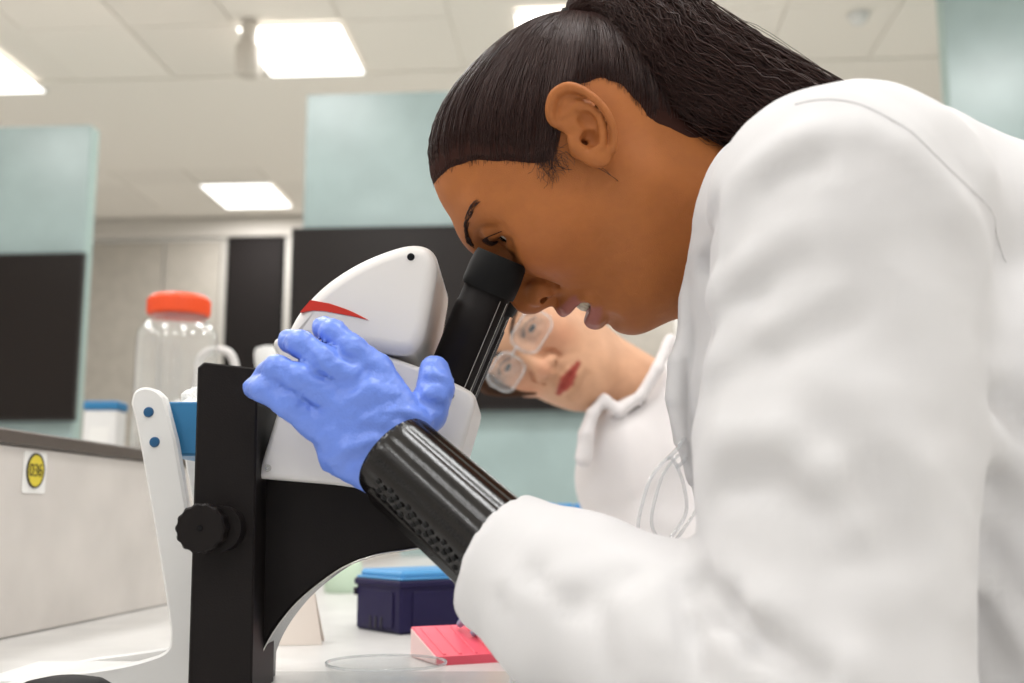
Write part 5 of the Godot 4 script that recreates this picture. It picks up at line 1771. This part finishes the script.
func goggled_woman() -> void:
	var t := thing("person", "person in white lab coat wearing clear safety goggles behind the microscope", "person")
	var tr := Transform3D(Vector3(-0.1484, -0.4148, 0.8977), Vector3(-0.8531, 0.5128, 0.0959), Vector3(-0.5001, -0.7517, -0.43), Vector3(0.0245, 1.2665, -1.4797))
	var hair := Color(0.03, 0.014, 0.009)
	head_of(t, tr, Color(0.62, 0.35, 0.215), Color(0.40, 0.075, 0.055), hair, false, Vector3(-0.095, 0.02, 0), 700, M.iris_grey, 0.6, 0.0034)
	var f := Field.new()
	f.chain([Vector3(0.1855, 1.0712, -1.5106), Vector3(0.2427, 0.9607, -1.5282), Vector3(0.3427, 0.687, -1.5918)], [0.1, 0.13, 0.16], 0.03)
	f.chain([Vector3(0.2524, 1.1797, -1.5542), Vector3(0.3743, 1.1631, -1.6581)], [0.07, 0.085], 0.03)
	f.chain([Vector3(0.1609, 1.118, -1.4779), Vector3(0.2045, 1.1735, -1.4944)], [0.062, 0.052], 0.025)
	f.chain([Vector3(0.1196, 1.1702, -1.4241), Vector3(0.1036, 1.1505, -1.4221), Vector3(0.0955, 1.1245, -1.4212), Vector3(0.0929, 1.0939, -1.426)], [0.007, 0.008, 0.01, 0.012], 0.004)
	f.chain([Vector3(0.1196, 1.1702, -1.4241), Vector3(0.1386, 1.1543, -1.4215), Vector3(0.1677, 1.1741, -1.4234), Vector3(0.1911, 1.2114, -1.4277), Vector3(0.2097, 1.2507, -1.4417)], [0.007, 0.008, 0.008, 0.008, 0.008], 0.004)
	f.folds([Vector3(0.112, 1.0778, -1.4083), Vector3(0.1247, 0.9898, -1.4223)], -0.006, 0.016)
	f.folds([Vector3(0.1438, 1.1281, -1.4004), Vector3(0.1617, 0.99, -1.4121)], 0.005, 0.018)
	f.folds([Vector3(0.1833, 1.1669, -1.4043), Vector3(0.2022, 1.04, -1.4042)], -0.006, 0.016)
	f.chain([Vector3(0.30, 1.14, -1.46), Vector3(0.36, 0.95, -1.40), Vector3(0.34, 0.76, -1.36)], [0.060, 0.052, 0.040], 0.025)
	f.chain([Vector3(0.34, 1.14, -1.74), Vector3(0.40, 0.95, -1.80), Vector3(0.38, 0.76, -1.82)], [0.060, 0.052, 0.040], 0.025)
	f.chain([Vector3(0.32, 1.12, -1.60), Vector3(0.50, 0.95, -1.60), Vector3(0.54, 0.52, -1.60)], [0.14, 0.15, 0.17], 0.06)
	f.cut(Vector3(0.5, 0.5, -1.6), Vector3(0, -1, 0), 0.006)
	var g := Geo.new()
	f.into(g, 0.0066, Vector3(-0.02, 0.94, -1.80), Vector3(0.42, 1.34, -1.28))
	part("lab_coat", g.mesh(), M.coat_two, t)
	var g2 := Geo.new()
	f.into(g2, 0.016, Vector3(0.41, 0.44, -1.95), Vector3(0.82, 1.45, -1.25))
	f.into(g2, 0.016, Vector3(-0.05, 0.44, -1.95), Vector3(0.425, 0.955, -1.25))
	part("coat_skirt", g2.mesh(), M.coat_two, t)
	legs(t, Vector3(0.55, 0.56, -1.52), Vector3(0.55, 0.56, -1.68), 0.075)
	plain_hand(t, "glove", M.nitrile, Vector3(0.337, 0.735, -1.355), Vector3(-0.1, -1, 0.05), Vector3(-1, 0, 0))
	plain_hand(t, "glove", M.nitrile, Vector3(0.377, 0.735, -1.822), Vector3(-0.1, -1, -0.05), Vector3(-1, 0, 0))
	# a loose lock under the goggles
	lock(t, [Vector3(-0.0508, 1.2523, -1.4515), Vector3(-0.0465, 1.2166, -1.4471), Vector3(-0.0303, 1.1905, -1.4411), Vector3(0, 1.1803, -1.4326), Vector3(0.0314, 1.179, -1.4328)], [0.010, 0.013, 0.011, 0.006, 0.002], 160, Color(0.10, 0.045, 0.022))
	# goggles
	var e := thing("safety_goggles", "clear safety goggles worn by the person behind the microscope", "goggles")
	e.transform = tr
	goggles(e, Transform3D.IDENTITY, true)
	var h := thing("safety_glasses", "clear safety glasses hanging from the front of the white coat", "glasses")
	h.position = Vector3(0.0957, 1.0539, -0.6781)
	var o := h.position
	for n in 2:
		var shift := Vector3(0.012, 0.004, -0.03) * n
		var rim := []
		for q in smooth([Vector3(0.0957, 1.0552, -0.6779), Vector3(0.0855, 1.0441, -0.6766), Vector3(0.0798, 1.0296, -0.6769), Vector3(0.0767, 1.0128, -0.6795), Vector3(0.0813, 1.0025, -0.6832), Vector3(0.091, 1, -0.6876), Vector3(0.1004, 1.0096, -0.6922), Vector3(0.1085, 1.0225, -0.6942), Vector3(0.107, 1.0372, -0.6898), Vector3(0.1019, 1.0499, -0.6828)], 5, true):
			rim.append(q - o + shift)
		rim.append(rim[0])
		var ln := part("rim", tubem(rim, 0.0011, 8), M.clear_rim, h)
		var lg := Geo.new()
		var mid := Vector3.ZERO
		for q in rim:
			mid += q / rim.size()
		var nn: Vector3 = (rim[0] - mid).cross(rim[12] - mid).normalized()
		for i in rim.size() - 1:
			lg.flat([mid + nn * 0.0006, rim[i] + nn * 0.0006, rim[i + 1] + nn * 0.0006], nn)
			lg.flat([mid - nn * 0.0006, rim[i] - nn * 0.0006, rim[i + 1] - nn * 0.0006], -nn)
		part("lens", lg.mesh(), M.clear, ln)
	part("bridge", tubem([Vector3(0.1019, 1.0499, -0.6828) - o, Vector3(0.1019, 1.0499, -0.6828) - o + Vector3(0.008, 0.006, -0.014), Vector3(0.1019, 1.0499, -0.6828) - o + Vector3(0.012, 0.004, -0.03)], 0.0013, 8), M.clear_rim, h)
	part("temple", tubem([Vector3(0.0957, 1.0552, -0.6779) - o, Vector3(0.102, 1.0605, -0.6861) - o, Vector3(0.1133, 1.0741, -0.7002) - o, Vector3(0.1217, 1.0942, -0.7091) - o], 0.0014, 8), M.clear_rim, h)

func goggles(e: Node3D, tr: Transform3D, temples: bool) -> void:
	for s in [-1.0, 1.0]:
		var rim := []
		for q in rounded(0.027, 0.0195, 0.0135, 5):
			# the lens bends round the face
			var z: float = 0.0325 * s + q.x
			rim.append(tr * Vector3(0.1015 - 3.2 * z * z, 0.002 + q.y, z))
		rim.append(rim[0])
		var r := part("rim", tubem(rim, 0.0017, 8), M.clear_rim, e)
		var lg := Geo.new()
		var mid := Vector3.ZERO
		for q in rim:
			mid += q / rim.size()
		var nn: Vector3 = (rim[0] - mid).cross(rim[6] - mid).normalized()
		for i in rim.size() - 1:
			lg.flat([mid + nn * 0.0008, rim[i] + nn * 0.0008, rim[i + 1] + nn * 0.0008], nn)
			lg.flat([mid - nn * 0.0008, rim[i] - nn * 0.0008, rim[i + 1] - nn * 0.0008], -nn)
		part("lens", lg.mesh(), M.clear, r)
		if temples:
			part("temple", tubem(smooth([Vector3(0.0905, 0.008, 0.0595 * s), Vector3(0.078, 0.010, 0.066 * s), Vector3(0.03, 0.013, 0.0735 * s), Vector3(-0.008, 0.012, 0.079 * s), Vector3(-0.022, 0.0, 0.077 * s)], 4), 0.0021, 8), M.clear_rim, e)
	part("bridge", tubem([tr * Vector3(0.1015, 0.006, -0.0075), tr * Vector3(0.1035, 0.0085, 0.0), tr * Vector3(0.1015, 0.006, 0.0075)], 0.002, 8), M.clear_rim, e)

func lock(t: Node3D, guide: Array, radii: Array, count: int, hair: Color) -> void:
	var g := Geo.new()
	var core := smooth(guide, 5)
	for n in count:
		var a := rng.randf() * TAU
		var q := sqrt(rng.randf())
		var line := PackedVector3Array()
		for i in core.size():
			var w: float = float(i) / (core.size() - 1) * (radii.size() - 1)
			var k := mini(int(w), radii.size() - 2)
			var r: float = lerpf(radii[k], radii[k + 1], w - k) * q
			line.append(core[i] + Vector3(0, cos(a), sin(a)) * r + Vector3(cos(a * 3.0), 0, 0) * r * 0.6)
		g.tint = hair
		g.tube(line, 0.0005, 3, false)
	part("hair_lock", g.mesh(), M.hair, t).set_meta("kind", "stuff")
